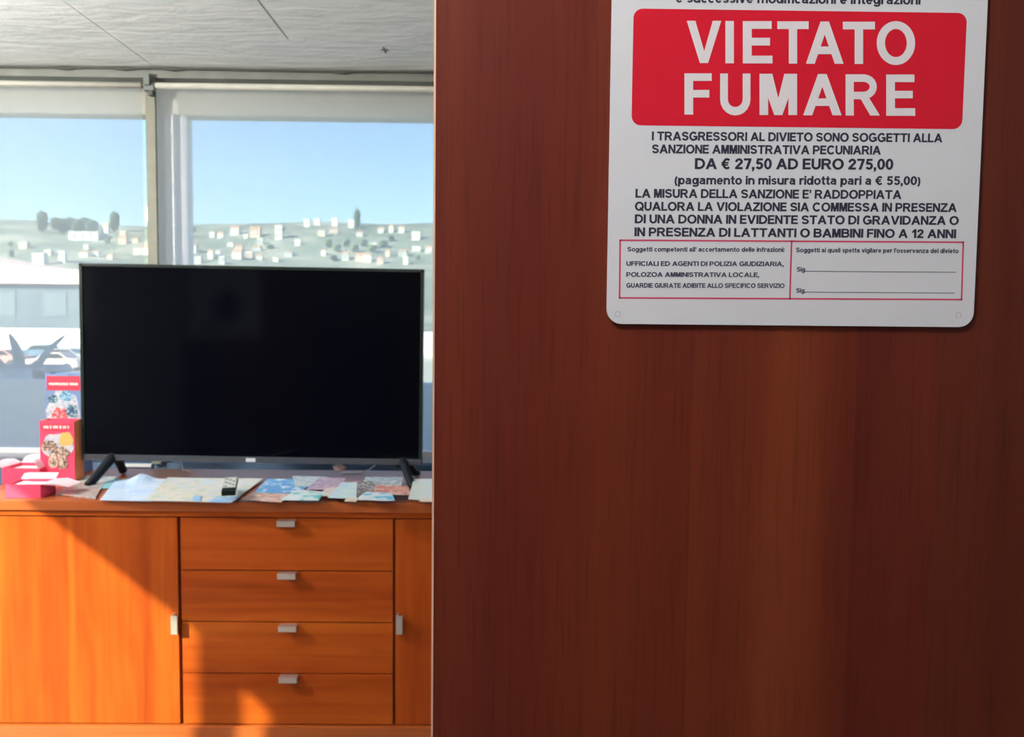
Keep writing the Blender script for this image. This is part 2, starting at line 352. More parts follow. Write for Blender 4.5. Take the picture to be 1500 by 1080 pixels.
# cable along the ceiling edge
pts = []; rr = []
for i in range(0, 90):
    x = XL+.02+i*(1.1-XL)/89
    lump = any(abs(x-atY(p, 104, YW-.05).x) < .03 for p in (95, 183, 250, 500))
    pts.append((x, YW-.048+.001*math.sin(i*1.3), ZC-.009+.0015*math.sin(i*.22)-(.003 if lump else 0))); rr.append(.0085 if lump else .005)
tag(MB().tube(pts, rr).build('ceiling_cable', M['dark'], None, True), 'thin dark cable run along the joint between ceiling and window trim', 'cable')

# roller blinds of open screen cloth, fully let down in front of both windows
YBL = YW-.045
def blind(x0, x1, label, zb):
    t = thing('roller_blind', label, 'blind', ((x0+x1)/2, YBL, zb), 'screen roller blinds at the windows')
    z1 = atY(300, 122, YBL).z
    MB().prism([(YBL+.014*math.cos(a), z1-.012+.012*math.sin(a)) for a in [k*math.pi/7 for k in range(14)]], 'X', x0, x1).build('blind_tube', M['tube'], t, True)
    b = bmesh.new(); nx, nz = 24, 8; g_ = [[b.verts.new((x0+(x1-x0)*i/nx, YBL+.002*math.sin(i*.8)*(1-j/nz)*.6, zb+(z1-.01-zb)*j/nz)) for j in range(nz+1)] for i in range(nx+1)]
    for i in range(nx):
        for j in range(nz): b.faces.new((g_[i][j], g_[i+1][j], g_[i+1][j+1], g_[i][j+1]))
    k = MB(); k.merge(b); k.build('blind_cloth', M['blind'], t, True)
    MB().box(x0, x1, YBL-.009, YBL+.009, zb-.022, zb, .004).build('bottom_rail', M['white'], t)
zb = atY(620, 661, YBL).z
blind(XL+.05, atY(210, 260, YBL).x, 'pale see-through roller blind left of the window post, behind the agave view', zb)
blind(atY(231, 260, YBL).x, 1.15, 'pale see-through roller blind right of the window post, above the television', zb)

# ------------------------------------------------------------------ wood partition and sign in the foreground
YP = 0.45
xe = atY(633.5, 540, YP).x
pt = thing('wood_partition', 'dark reddish cherry wood panel filling the right of the view', 'panel', (xe, YP, 0))
MB().box(xe+.0012, 1.15, YP, YP+.028, 0, 2.25).build('veneered_board', M['panel'], pt)
eb = MB().box(xe, xe+.0012, YP+.0003, YP+.028, 0, 2.25).build('edge_band', M['edge'], pt); eb['label'] = 'pale edge strip'

YS = YP-.0015                              # front face of the sign
so_ = atY(1155, 478, YP); sg = thing('no_smoking_sign', 'white plastic sign with red box reading VIETATO FUMARE on the wood panel', 'sign', (so_.x, YP, so_.z))
LB, RB, RT = atY(888.5, 474.5, YS), atY(1424, 479.5, YS), atY(1447, 0, YS)
LT = atY(897.5, 0, YS)
ex = (RB-LB); ex.y = 0; Wd = ex.length; ex.normalize(); ez = Vector((-ex.z, 0, ex.x))
def S(px, py):                             # photo point -> sign sheet coordinates
    p = atY(px, py, YS)-LB; return p.dot(ex), p.dot(ez)
def onS(u, v, lift=0.0): q = LB+ex*u+ez*v; return Vector((q.x, YS-lift, q.z))
def sign_poly(poly, name, m, lift, parent, thick=0.0):
    b = bmesh.new(); vs = [b.verts.new(onS(u, v, lift)) for u, v in poly]; f = b.faces.new(vs)
    if thick:
        bk = [b.verts.new(onS(u, v, lift-thick)) for u, v in poly]; k = len(vs)
        for i in range(k): b.faces.new((vs[i], vs[(i+1) % k], bk[(i+1) % k], bk[i]))
    bmesh.ops.recalc_face_normals(b, faces=b.faces[:])
    k = MB(); k.merge(b); return k.build(name, m, parent)
bd = sign_poly(rrect(0, Wd+.0006, 0, .296, .0085), 'sign_board', M['sign'], 0, sg, .0014)
ru0, rv1 = S(931, 12.5); ru1, _ = S(1415, 18); _, rv0 = S(1170, 186.5); a1 = S(926.5, 100)[0]; b1 = S(1413, 100)[0]
rb = sign_poly(rrect(a1, b1, rv0, rv1, .0052), 'red_box', M['sign_red'], .00004, sg)
# the lettering: a heavy grotesque drawn here, capitals 1 high; entries are (advance width, polygons)
from mathutils.geometry import tessellate_polygon
T = .19
def arc(cx, cz, rx, rz, a0, a1, k=10): return [(cx+rx*math.cos(math.radians(a0+(a1-a0)*i/k)), cz+rz*math.sin(math.radians(a0+(a1-a0)*i/k))) for i in range(k+1)]
def stroke(pts, t=T, closed=False):
    """mitred band along a centre line"""
    P_ = [Vector(p) for p in pts]; k = len(P_); Lf, Rt = [], []
    for i, p in enumerate(P_):
        a = P_[i]-P_[(i-1) % k] if (i or closed) else P_[1]-P_[0]; b = P_[(i+1) % k]-P_[i] if (i < k-1 or closed) else P_[-1]-P_[-2]
        if a.length < 1e-6: a = b
        if b.length < 1e-6: b = a
        a.normalize(); b.normalize(); na, nb = Vector((-a.y, a.x)), Vector((-b.y, b.x)); mt = na+nb
        mt = mt/max(.35, mt.dot(na)) if mt.length > 1e-4 else na
        Lf.append(tuple(p+mt*t/2)); Rt.append(tuple(p-mt*t/2))
    q = [[Lf[i], Lf[i+1], Rt[i+1], Rt[i]] for i in range(k-1)]
    if closed: q.append([Lf[-1], Lf[0], Rt[0], Rt[-1]])
    return q
def ring(cx, cz, ro, rzo, ri, rzi, k=36):
    return [[(cx+ro*math.cos(a), cz+rzo*math.sin(a)), (cx+ro*math.cos(b), cz+rzo*math.sin(b)), (cx+ri*math.cos(b), cz+rzi*math.sin(b)), (cx+ri*math.cos(a), cz+rzi*math.sin(a))]
            for a, b in [(2*math.pi*i/k, 2*math.pi*(i+1)/k) for i in range(k)]]
def R(x0, z0, x1, z1): return [(x0, z0), (x1, z0), (x1, z1), (x0, z1)]
h = T/2; S2 = .165                               # S2: thin horizontal strokes
def bowl_r(x, zc_, rz, xr, t=.17):               # right-hand bowl closing on a stem
    return stroke([(.1, zc_+rz)]+[(x, zc_+rz)]+arc(x, zc_, xr-x, rz, 80, -80, 10)+[(x, zc_-rz), (.1, zc_-rz)], t)
GL = {
 'V': (.93, [[(0, 1), (.22, 1), (.47, .27), (.71, 1), (.93, 1), (.57, 0), (.355, 0)]]),
 'I': (.20, [R(0, 0, .2, 1)]), 'H': (.80, [R(0, 0, .2, 1), R(.6, 0, .8, 1), R(.1, .42, .7, .60)]),
 'E': (.70, [R(0, 0, .2, 1), R(.1, .83, .68, 1), R(.1, .43, .64, .60), R(.1, 0, .70, .17)]),
 'F': (.66, [R(0, 0, .2, 1), R(.1, .83, .66, 1), R(.1, .42, .60, .59)]), 'L': (.64, [R(0, 0, .2, 1), R(.1, 0, .64, .17)]),
 'T': (.80, [R(0, .83, .8, 1), R(.30, 0, .50, .9)]),
 'M': (.88, [R(0, 0, .19, 1), R(.69, 0, .88, 1), [(0, 1), (.29, 1), (.53, 0), (.35, 0)], [(.88, 1), (.59, 1), (.35, 0), (.53, 0)]]),
 'N': (.80, [R(0, 0, .19, 1), R(.61, 0, .80, 1), [(0, 1), (.20, 1), (.80, 0), (.60, 0)]]),
 'A': (.96, [[(0, 0), (.215, 0), (.585, 1), (.375, 1)], [(.96, 0), (.745, 0), (.375, 1), (.585, 1)], [(.22, .23), (.74, .23), (.68, .40), (.28, .40)]]),
 'U': (.80, stroke([(.1, 1), (.1, .38)]+arc(.4, .37, .3, .29, 180, 360)+[(.7, .38), (.7, 1)], T)),
 'O': (1.0, ring(.5, .5, .5, .52, .295, .345)), 'Q': (1.0, ring(.5, .5, .5, .52, .295, .345)+[[(.52, .28), (.64, .38), (1.0, .03), (.90, -.09)]]),
 'C': (.92, stroke(arc(.48, .5, .38, .435, 42, 318, 22), T)), 'G': (.96, stroke(arc(.48, .5, .38, .435, 42, 330, 24)+[(.86, .30)], T)+[R(.52, .38, .95, .54), R(.78, .10, .95, .50)]),
 'D': (.88, [R(0, 0, .2, 1)]+stroke([(.1, .915), (.34, .915)]+arc(.36, .5, .42, .415, 85, -85, 14)+[(.34, .085), (.1, .085)], .18)),
 'B': (.84, [R(0, 0, .2, 1)]+bowl_r(.46, .725, .195, .70)+bowl_r(.48, .30, .215, .745)),
 'P': (.78, [R(0, 0, .2, 1)]+bowl_r(.42, .67, .245, .68)), 'R': (.88, [R(0, 0, .2, 1)]+bowl_r(.46, .70, .215, .72)+[[(.36, .46), (.58, .46), (.88, 0), (.645, 0)]]),
 'S': (.80, stroke(arc(.40, .71, .29, .205, 15, 180, 10)+arc(.36, .70, .25, .16, 185, 240, 3)+arc(.42, .30, .27, .19, 65, -10, 5)+arc(.40, .29, .29, .205, -10, -165, 10), .175)),
 'Z': (.78, [R(.03, .83, .76, 1), R(0, 0, .78, .17), [(0, .16), (.22, .14), (.76, .84), (.54, .86)]]),
 '0': (.66, ring(.33, .5, .33, .51, .14, .34)), '1': (.50, [R(.28, 0, .48, 1), [(.06, .74), (.06, .58), (.36, .72), (.36, 1), (.30, 1)]]),
 '2': (.68, stroke([(.09, .68)]+arc(.34, .70, .23, .21, 165, -20, 10)+[(.12, .14)], .18)+[R(.02, 0, .66, .17)]),
 '5': (.68, stroke([(.62, .915), (.20, .915), (.14, .52)], .17)+stroke([(.14, .50), (.22, .56)]+arc(.33, .33, .24, .25, 80, -150, 12), .18)),
 '7': (.66, [R(.02, .83, .65, 1), [(.44, .84), (.65, .84), (.38, 0), (.17, 0)]]),
 '\u20ac': (.78, stroke(arc(.48, .5, .30, .43, 50, 310, 16), .17)+[R(0, .54, .60, .65), R(0, .34, .56, .45)]),
 ',': (.22, [R(0, 0, .2, .19), [(.08, .02), (.2, .02), (.2, -.06), (.08, -.2), (.0, -.2)]]), '.': (.2, [R(0, 0, .2, .19)]), "'": (.19, [R(.02, .64, .17, 1)]), ':': (.2, [R(0, 0, .2, .19), R(0, .5, .2, .69)]),
 '(': (.30, stroke(arc(.46, .36, .36, .66, 128, 232, 8), .16)), ')': (.30, stroke(arc(-.16, .36, .36, .66, 52, -52, 8), .16)),
 'a': (.66, stroke(arc(.31, .52, .21, .135, 160, 10, 6)+[(.52, .0)], .17)+stroke([(.5, .44), (.28, .40)]+arc(.25, .24, .16, .155, 100, 280, 8)+[(.5, .18)], .14)),
 'b': (.68, [R(0, 0, .18, 1)]+ring(.38, .365, .30, .385, .13, .22, 20)), 'd': (.68, [R(.5, 0, .68, 1)]+ring(.30, .365, .30, .385, .13, .22, 20)),
 'p': (.68, [R(0, -.27, .18, .74)]+ring(.38, .365, .30, .385, .13, .22, 20)), 'q': (.68, [R(.5, -.27, .68, .74)]+ring(.30, .365, .30, .385, .13, .22, 20)),
 'g': (.68, [R(.5, .0, .68, .74)]+ring(.30, .375, .30, .375, .13, .21, 20)+stroke([(.59, .1)]+arc(.34, -.06, .25, .15, 0, -165, 8), .16)),
 'c': (.62, stroke(arc(.32, .365, .23, .30, 45, 315, 14), .17)), 'e': (.66, stroke([(.12, .37), (.56, .37)]+arc(.33, .365, .235, .30, 2, 320, 16), .15)),
 'o': (.70, ring(.35, .365, .35, .385, .17, .22, 20)), 'f': (.42, [R(.10, 0, .28, .75), R(0, .60, .40, .74)]+stroke([(.19, .7)]+arc(.36, .78, .17, .14, 180, 90, 4)+[(.42, .92)], .16)),
 'h': (.66, [R(0, 0, .18, 1)]+stroke([(.09, .45)]+arc(.33, .44, .235, .21, 160, 0, 8)+[(.565, 0)], .18)), 'n': (.66, [R(0, 0, .18, .74)]+stroke([(.09, .45)]+arc(.33, .44, .235, .21, 160, 0, 8)+[(.565, 0)], .18)),
 'm': (1.02, [R(0, 0, .18, .74)]+stroke([(.09, .45)]+arc(.30, .46, .21, .20, 160, 0, 8)+[(.51, 0)], .18)+stroke([(.51, .45)]+arc(.72, .46, .21, .20, 160, 0, 8)+[(.93, 0)], .18)),
 'u': (.66, [R(.48, 0, .66, .74)]+stroke([(.09, .74), (.09, .3)]+arc(.32, .29, .23, .21, 180, 340, 8), .18)), 'i': (.18, [R(0, 0, .18, .74), R(0, .83, .18, 1)]), 'l': (.18, [R(0, 0, .18, 1)]),
 'r': (.44, [R(0, 0, .18, .74)]+stroke([(.09, .42)]+arc(.33, .42, .22, .24, 165, 80, 5)+[(.44, .65)], .17)), 't': (.40, [R(0, .60, .40, .74)]+stroke([(.19, .95), (.19, .2)]+arc(.32, .2, .13, .12, 180, 270, 4)+[(.40, .08)], .17)),
 's': (.58, stroke(arc(.29, .52, .19, .135, 20, 180, 7)+arc(.28, .5, .18, .11, 190, 240, 2)+arc(.31, .22, .18, .12, 60, -10, 3)+arc(.29, .21, .19, .135, -15, -165, 7), .145)),
 'v': (.66, [[(0, .74), (.2, .74), (.43, 0), (.24, 0)], [(.66, .74), (.46, .74), (.23, 0), (.42, 0)]]), 'z': (.56, [R(.02, .59, .54, .74), R(0, 0, .56, .15), [(0, .14), (.2, .14), (.54, .6), (.34, .6)]]),
}
def glyph_faces(b, polys, put):
    for zi, poly in enumerate(polys):
        if len(poly) > 4: tris = tessellate_polygon([[Vector((u, v, 0)) for u, v in poly]])
        else: tris = [(0, 1, 2), (0, 2, 3)]
        vs = [b.verts.new(put(u, v)-Vector((0, .000005*(zi % 4), 0))) for u, v in poly]
        for t3 in tris:
            if len(set(t3)) == 3:
                try: b.faces.new([vs[i] for i in t3])
                except ValueError: pass
def fatten(poly, e):
    k = len(poly); A = sum(poly[i][0]*poly[(i+1) % k][1]-poly[(i+1) % k][0]*poly[i][1] for i in range(k)); sg_ = 1 if A > 0 else -1; o = []
    for i in range(k):
        p0_, p_, p1_ = Vector(poly[i-1]), Vector(poly[i]), Vector(poly[(i+1) % k]); a, b = p_-p0_, p1_-p_
        if a.length < 1e-6 or b.length < 1e-6: o.append(tuple(p_)); continue
        a.normalize(); b.normalize(); na, nb = Vector((a.y, -a.x))*sg_, Vector((b.y, -b.x))*sg_; m_ = na+nb
        m_ = m_/max(.5, m_.dot(na)) if m_.length > 1e-4 else na
        o.append(tuple(p_+m_*e))
    return o
def face_out(b):
    b.normal_update()
    for f in b.faces:
        if f.normal.y > 0: f.normal_flip()
def line(s, x0, y0, x1, y1, cap, m=None, lift=.00004, gap=.085, word=.34, fat=.02):
    """one printed line: baseline from photo point (x0,y0) to (x1,y1), capital height in photo pixels"""
    u0, v0 = S(x0, y0); u1, v1 = S(x1, y1); hh = abs(S(x0, y0-cap)[1]-v0); d = Vector((u1-u0, v1-v0))
    pos, x = [], 0.0
    for ch in s:
        if ch == ' ': x += word; continue
        pos.append((ch, x)); x += GL[ch][0]+gap
    tot = x-gap; b = bmesh.new()
    for ch, xo in pos: glyph_faces(b, [fatten(q_, fat) for q_ in GL[ch][1]], lambda u, v: onS(u0+d.x*(xo+u)/tot, v0+d.y*(xo+u)/tot+v*hh, lift))
    face_out(b); k = MB(); k.merge(b); return k.build('lettering', m or M['ink'], sg)
def bar(x0, y0, x1, y1, wpx, m, name, lift=.00004):
    u0, v0 = S(x0, y0); u1, v1 = S(x1, y1); d = Vector((u1-u0, v1-v0)).normalized(); p = Vector((-d.y, d.x))*wpx*.00039*.5; e = d*wpx*.00039*.5
    A, B = Vector((u0, v0))-e, Vector((u1, v1))+e
    return sign_poly([tuple(A-p), tuple(B-p), tuple(B+p), tuple(A+p)], name, m, lift, sg)
def big(word, spans, yt, yb, slope):
    for ch, (xa, xb) in zip(word, spans):
        wd, polys = GL[ch]; b = bmesh.new(); s0 = slope*(xa-1007)
        glyph_faces(b, [fatten(q_, .008) for q_ in polys], lambda u, v: onS(*S(xa+(xb-xa)*u/wd, yb+s0+(yt-yb)*v), .00010))
        face_out(b); k = MB(); k.merge(b); k.build('letter', M['sign_letter'], rb)
big('VIETATO', [(1006.5, 1056), (1063, 1074.5), (1088.5, 1131), (1139, 1184), (1181, 1235), (1235, 1281), (1284.5, 1340)], 31, 92, .006)
big('FUMARE', [(1003, 1042), (1055, 1099), (1113, 1167), (1177, 1232), (1239, 1288), (1298.5, 1340)], 108, 167.5, .006)
line('e successive modificazioni e integrazioni', 990, 3.5, 1348, 6.5, 13)
line('I TRASGRESSORI AL DIVIETO SONO SOGGETTI ALLA', 955, 205.5, 1380, 208.5, 12.6)
line('SANZIONE AMMINISTRATIVA PECUNIARIA', 955, 224.5, 1290, 226.5, 12.6)
line('DA € 27,50 AD EURO 275,00', 1018, 247.5, 1308, 248.5, 15.5)
line('(pagamento in misura ridotta pari a € 55,00)', 988, 270, 1348, 271, 12.5)
line("LA MISURA DELLA SANZIONE E' RADDOPPIATA", 931, 289.5, 1320, 291.5, 12.6)
line('QUALORA LA VIOLAZIONE SIA COMMESSA IN PRESENZA', 930, 308.5, 1401, 310.5, 12.6)
line('DI UNA DONNA IN EVIDENTE STATO DI GRAVIDANZA O', 930, 327, 1404, 329.5, 12.6)
line('IN PRESENZA DI LATTANTI O BAMBINI FINO A 12 ANNI', 929.5, 346, 1400, 349, 12.6)
for k, a in enumerate(((908.5, 352, 1411, 355), (1411, 355, 1408.5, 439), (1408.5, 439, 907.5, 436.5), (907.5, 436.5, 908.5, 352), (1159.5, 353.5, 1157, 438))):
    bar(*a, 2.4, M['sign_line'], 'box_line')
fp = dict(m=M['ink_soft'])
line("Soggetti competenti all' accertamento delle infrazioni:", 919, 368.5, 1149, 369, 6.6, **fp)
line('UFFICIALI ED AGENTI DI POLIZIA GIUDIZIARIA,', 917.5, 389.5, 1148, 390, 6.6, m=M['ink_soft'])
line('POLOZOA AMMINISTRATIVA LOCALE,', 917.5, 405.5, 1112, 406, 6.6, m=M['ink_soft'])
line('GUARDIE GIURATE ADIBITE ALLO SPECIFICO SERVIZIO', 917.5, 421.5, 1149, 422, 6.6, m=M['ink_soft'])
line("Soggetti ai quali spetta vigilare per l'osservanza del divieto", 1166, 369.5, 1404, 371, 6.6, **fp)
line('Sig.', 1167, 398, 1181, 398, 6.6, **fp); line('Sig.', 1166, 429, 1180, 429, 6.6, **fp)
bar(1181, 397.5, 1400, 399, .9, M['ink_soft'], 'signature_line'); bar(1180, 428, 1398, 429.5, .9, M['ink_soft'], 'signature_line')
for px, py in ((905, 460.5), (1404, 462)):
    u, v = S(px, py); b = bmesh.new()
    for q in ring(u, v, .0018, .0018, .0013, .0013, 20): b.faces.new([b.verts.new(onS(x, z, .00004)) for x, z in q])
    k = MB(); k.merge(b); k.build('hole_mark', M['hole'], sg)

# ------------------------------------------------------------------ the cabinet
ZT = atY(320, 735.5, YF-.012).z            # top surface
def cx(px): return atY(px, 900, YF).x
def cz(py, px=420): return atY(px, py, YF).z
CL, CR = cx(262)-.64, cx(577)+.64; CB = YF+.50
cb = thing('sideboard', 'low cherry wood sideboard with doors and four drawers under the television', 'sideboard', ((CL+CR)/2, (YF+CB)/2, 0))
zbt, zdt = cz(1061), cz(759.5)
xa, xb_, xc, xd = cx(261.5), cx(266.5), cx(575.5), cx(579.5)
MB().box(CL-.02, CR+.02, YF-.012, CB, ZT-.030, ZT, .0025).build('top', M['cab_top'], cb)
MB().box(CL, CR, YF-.004, YF+.02, zdt+.004, ZT-.030, .001).build('top_rail', M['cab_h'], cb)
cc = MB(); cc.box(CL, CR, YF+.02, CB, zbt, ZT-.03); cc.build('carcass', M['cab_in'], cb)
MB().box(CL-.01, CR+.01, YF-.012, CB, zbt-.04, zbt-.004, .002).build('base_board', M['cab_top'], cb)
MB().box(CL+.02, CR-.02, YF+.03, CB-.03, 0, zbt-.04).build('plinth', M['cab_h'], cb)
def vhandle(px, parent, side):
    x0 = atY(px, 915, YF-.02).x; za, zb_ = atY(px, 929, YF-.02).z, atY(px, 902, YF-.02).z
    k = MB(); k.prism([(x0, YF), (x0, YF-.024), (x0+.019, YF-.024), (x0+.019, YF-.020), (x0+.005, YF-.020), (x0+.005, YF)], 'Z', za, zb_)
    return k.build('handle', M['metal'], parent)
ld = MB().box(CL+.002, xa, YF, YF+.019, zbt, zdt, .0012).build('door', M['cab_v'], cb); vhandle(251, ld, -1)
rd = MB().box(xd, CR-.002, YF, YF+.019, zbt, zdt, .0012).build('door', M['cab_v'], cb); vhandle(580.5, rd, 1)
rows = [759.5, 836.5, 911.8, 987.0, 1061]
for i in range(4):
    z1_, z0_ = cz(rows[i])-(.0018 if i else 0), cz(rows[i+1])+(.0018 if i < 3 else 0)
    d = MB().box(xb_, xc, YF, YF+.019, z0_, z1_, .0012).build('drawer', M['cab_h'], cb)
    hy = (763.5, 840.5, 917.5, 992.5)[i]; xh0, xh1 = atY(405.5+.5*i, 768, YF-.02).x, atY(432+.5*i, 768, YF-.02).x
    zt_ = atY(419, hy, YF-.02).z
    k = MB(); k.prism([(YF, zt_), (YF-.024, zt_), (YF-.024, zt_-.017), (YF-.020, zt_-.017), (YF-.020, zt_-.004), (YF, zt_-.004)], 'X', xh0, xh1)
    k.build('handle', M['metal'], d)

# ------------------------------------------------------------------ television
YT = 2.63
c = [atY(117, 385, YT), atY(620.5, 395, YT), atY(619, 683, YT), atY(119.5, 672.5, YT)]
tx0, tx1 = (c[0].x+c[3].x)/2, (c[1].x+c[2].x)/2; tz1, tz0 = (c[0].z+c[1].z)/2, (c[2].z+c[3].z)/2
tilt = math.radians(.42); tc_ = Vector(((tx0+tx1)/2, YT, (tz0+tz1)/2))
tv = thing('television', 'large black flat screen television standing on the sideboard', 'television', (tc_.x, YT+.02, ZT))
ROT = Matrix.Translation(tc_) @ Matrix.Rotation(tilt, 4, 'Y') @ Matrix.Translation(-tc_)
def rbuild(mb, name, m, par=tv, smooth=False):
    bmesh.ops.transform(mb.bm, matrix=ROT, verts=mb.bm.verts[:]); return mb.build(name, m, par, smooth)
b_ = .011; bl = .020
rbuild(MB().box(tx0+.004, tx1-.004, YT+.004, YT+.035, tz0+.004, tz1-.004, .003).box(tx0+.12, tx1-.12, YT+.03, YT+.065, tz0+.03, tz0+.42, .012), 'back_cover', M['tv_black'])
bz = MB(); bz.box(tx0, tx0+b_, YT-.004, YT+.02, tz0, tz1, .002); bz.box(tx1-b_, tx1, YT-.004, YT+.02, tz0, tz1, .002); bz.box(tx0, tx1, YT-.004, YT+.02, tz1-b_, tz1, .002)
rbuild(bz, 'bezel', M['tv_black'])
lb = rbuild(MB().box(tx0, tx1, YT-.005, YT+.02, tz0, tz0+bl, .002), 'lower_bezel', M['tv_lower'])
rbuild(MB().box(tx0+b_, tx1-b_, YT, YT+.004, tz0+bl, tz1-b_), 'screen', M['screen'])
lx0, lx1 = atY(362, 675, YT).x, atY(376, 675, YT).x
rbuild(MB().box(lx0, lx1, YT-.0065, YT-.004, tz0+.003, tz0+.016, .001), 'badge', M['badge'])
def foot(px, splay):
    x = atY(px, 680, YT).x; zt2 = tz0+.02+(tc_.x-x)*math.tan(tilt); b = MB(); yc = YT+.018
    for dy, sp in ((-.125, splay), (.11, splay*.8)):
        b.tube([(x, yc, zt2), (x+sp*.25, yc+dy*.25, zt2-.022), (x+sp*.8, yc+dy*.85, ZT+.014), (x+sp, yc+dy, ZT+.0095)], [.016, .016, .014, .0095], 8)
    b.box(x-.02, x+.02, yc-.016, yc+.012, zt2-.03, zt2+.012, .004)
    b.build('foot', M['foot'], tv, True)
foot(166, -.035); foot(588, .055)

# ------------------------------------------------------------------ things on the sideboard
Zp = [ZT+.0006]
def sheet(name, cat, label, quad, m, lift=.002, thick=.0008, wave=.0006, peak=None, rest=None):
    """a thin leaflet whose four corners (front-left, front-right, back-right, back-left) lie on the sideboard top"""
    z0 = (Zp[0] if rest is None else rest)
    P = [atZ(a, b, z0) for a, b in quad]; b = bmesh.new(); n_ = 10; grid = []
    ctr = sum(P, Vector())/4
    for s in (1, 0):
        lay = []
        for i in range(n_+1):
            row = []
            for j in range(n_+1):
                u, v = i/n_, j/n_; p = P[0].lerp(P[1], u).lerp(P[3].lerp(P[2], u), v)
                h = wave*(1+math.sin(u*5+ctr.x*30)*math.cos(v*4+ctr.x*17))
                if peak:
                    pu, pv, ph, pr = peak; h += ph*math.exp(-(((u-pu)/pr)**2+((v-pv)/(pr*1.2))**2))
                row.append(b.verts.new((p.x, p.y, z0+h+thick*s)))
            lay.append(row)
        grid.append(lay)
    for lay, fl in ((grid[0], False), (grid[1], True)):
        for i in range(n_):
            for j in range(n_):
                q = (lay[i][j], lay[i+1][j], lay[i+1][j+1], lay[i][j+1]); b.faces.new(q[::-1] if fl else q)
    A, B = grid
    rim = [(i, 0) for i in range(n_)]+[(n_, j) for j in range(n_)]+[(i, n_) for i in range(n_, 0, -1)]+[(0, j) for j in range(n_, 0, -1)]
    for (a, c1), (d, e) in zip(rim, rim[1:]+rim[:1]): b.faces.new((A[a][c1], B[a][c1], B[d][e], A[d][e]))
    for v in b.verts: v.co -= Vector((ctr.x, ctr.y, z0))
    me = bpy.data.meshes.new(name); b.to_mesh(me); b.free(); me.materials.append(m)
    o = bpy.data.objects.new(name, me); COL.objects.link(o); o.location = (ctr.x, ctr.y, z0)
    if rest is None: Zp[0] += .0013
    return tag(o, label, cat, 'leaflets spread over the sideboard top')
W = (.62, .62, .60)
sheet('magazine', 'magazine', 'grey folded magazine with pinkish print right of the pink boxes', [(84, 726), (140, 731), (152, 711), (98, 707)], printed('p1', (.42, .38, .36), [(.5, .25, .2), (.25, .28, .3)], 40), thick=.004)
sheet('leaflet', 'leaflet', 'plain beige leaflet under the left television foot', [(100, 714), (148, 712), (172, 699), (128, 697)], printed('p2', (.48, .46, .40), [(.38, .4, .4)], 30))
sheet('leaflet', 'leaflet', 'teal leaflet edge showing behind the pale blue sheet', [(140, 716), (185, 716), (205, 703), (165, 702)], printed('p3', (.20, .42, .46), [(.12, .3, .33)], 30))
sheet('paper_sheet', 'paper', 'pale blue paper sheet with one corner curled up in a peak', [(146, 733), (222, 735), (262, 701), (168, 706)], printed('p4', (.50, .62, .80), [(.42, .58, .80), (.62, .68, .80)], 14), peak=(.42, .97, .022, .16))
sheet('city_map', 'map', 'beige printed city map unfolded under the remote control', [(212, 734), (338, 737), (386, 702), (246, 700)], printed('p5', (.62, .60, .50), [(.48, .52, .40), (.50, .60, .68), (.66, .62, .58)], 26, .45))
sheet('leaflet', 'leaflet', 'small sky blue slip at the front edge below the remote control', [(306, 736), (338, 737), (352, 729), (318, 728)], printed('p6', (.25, .48, .75), [(.6, .65, .7)], 50, .3))
sheet('leaflet', 'leaflet', 'small blue round-cornered slip left of the remote at the front edge', [(281, 734), (293, 734.5), (296, 727), (284, 726.5)], printed('p6b', (.28, .48, .72), [(.3, .5, .72)], 50, .3))
sheet('leaflet', 'leaflet', 'pinkish printed leaflet right of the map at the front edge', [(352, 732), (411, 737), (432, 722), (378, 718)], printed('p7', (.62, .50, .46), [(.66, .32, .28), (.40, .26, .2)], 45))
sheet('brochure', 'brochure', 'royal blue and white brochure right of the city map', [(372, 722), (436, 724), (466, 703), (392, 702)], printed('p8', (.12, .28, .68), [(.55, .66, .78), (.08, .35, .55)], 28, .55))
sheet('leaflet', 'leaflet', 'grey leaflet behind the blue brochure', [(432, 713), (464, 713), (480, 699), (428, 698)], printed('p9', (.50, .54, .56), [(.35, .4, .42)], 40))
sheet('brochure', 'brochure', 'purplish pink brochure in the middle of the leaflets', [(448, 718), (500, 718), (506, 701), (468, 700)], printed('p10', (.42, .30, .38), [(.55, .40, .45), (.3, .22, .35)], 45))
sheet('booklet', 'booklet', 'white booklet with a teal lower edge right of the pink leaflet', [(412, 733), (466, 734), (476, 722), (434, 719)], printed('p11', (.62, .70, .74), [(.12, .50, .56)], 30, .4), thick=.003)
sheet('leaflet', 'leaflet', 'white crumpled receipt in front of the purplish brochure', [(466, 727), (500, 728), (508, 716), (478, 715)], printed('p12', (.62, .58, .56), [(.6, .42, .42)], 45, .3))
sheet('leaflet', 'leaflet', 'light blue leaflet with a straight right edge beside the dark brochure', [(480, 730), (522, 731), (523, 707), (500, 708)], printed('p13', (.48, .64, .72), [(.60, .68, .66)], 22), thick=.0015)
sheet('brochure', 'brochure', 'slate grey leaflet behind the dark brochure near the right foot', [(530, 711), (588, 712), (590, 700), (536, 699)], printed('p14', (.30, .33, .38), [(.5, .56, .5)], 40))
sheet('brochure', 'brochure', 'dark brown brochure right of the light blue leaflet', [(523, 727), (566, 727), (548, 706), (524, 706)], printed('p15', (.10, .075, .08), [(.42, .30, .3), (.4, .46, .44)], 50, .4))
sheet('brochure', 'brochure', 'salmon red brochure in front of the right television foot', [(546, 724), (602, 726), (598, 713), (550, 711)], printed('p16', (.60, .30, .25), [(.62, .52, .46), (.5, .12, .1)], 45))
sheet('booklet', 'booklet', 'white booklet with a bright blue edge at the front right', [(522, 733), (578, 734), (574, 724), (536, 722)], printed('p17', (.60, .66, .72), [(.10, .42, .62)], 30, .5), thick=.003)
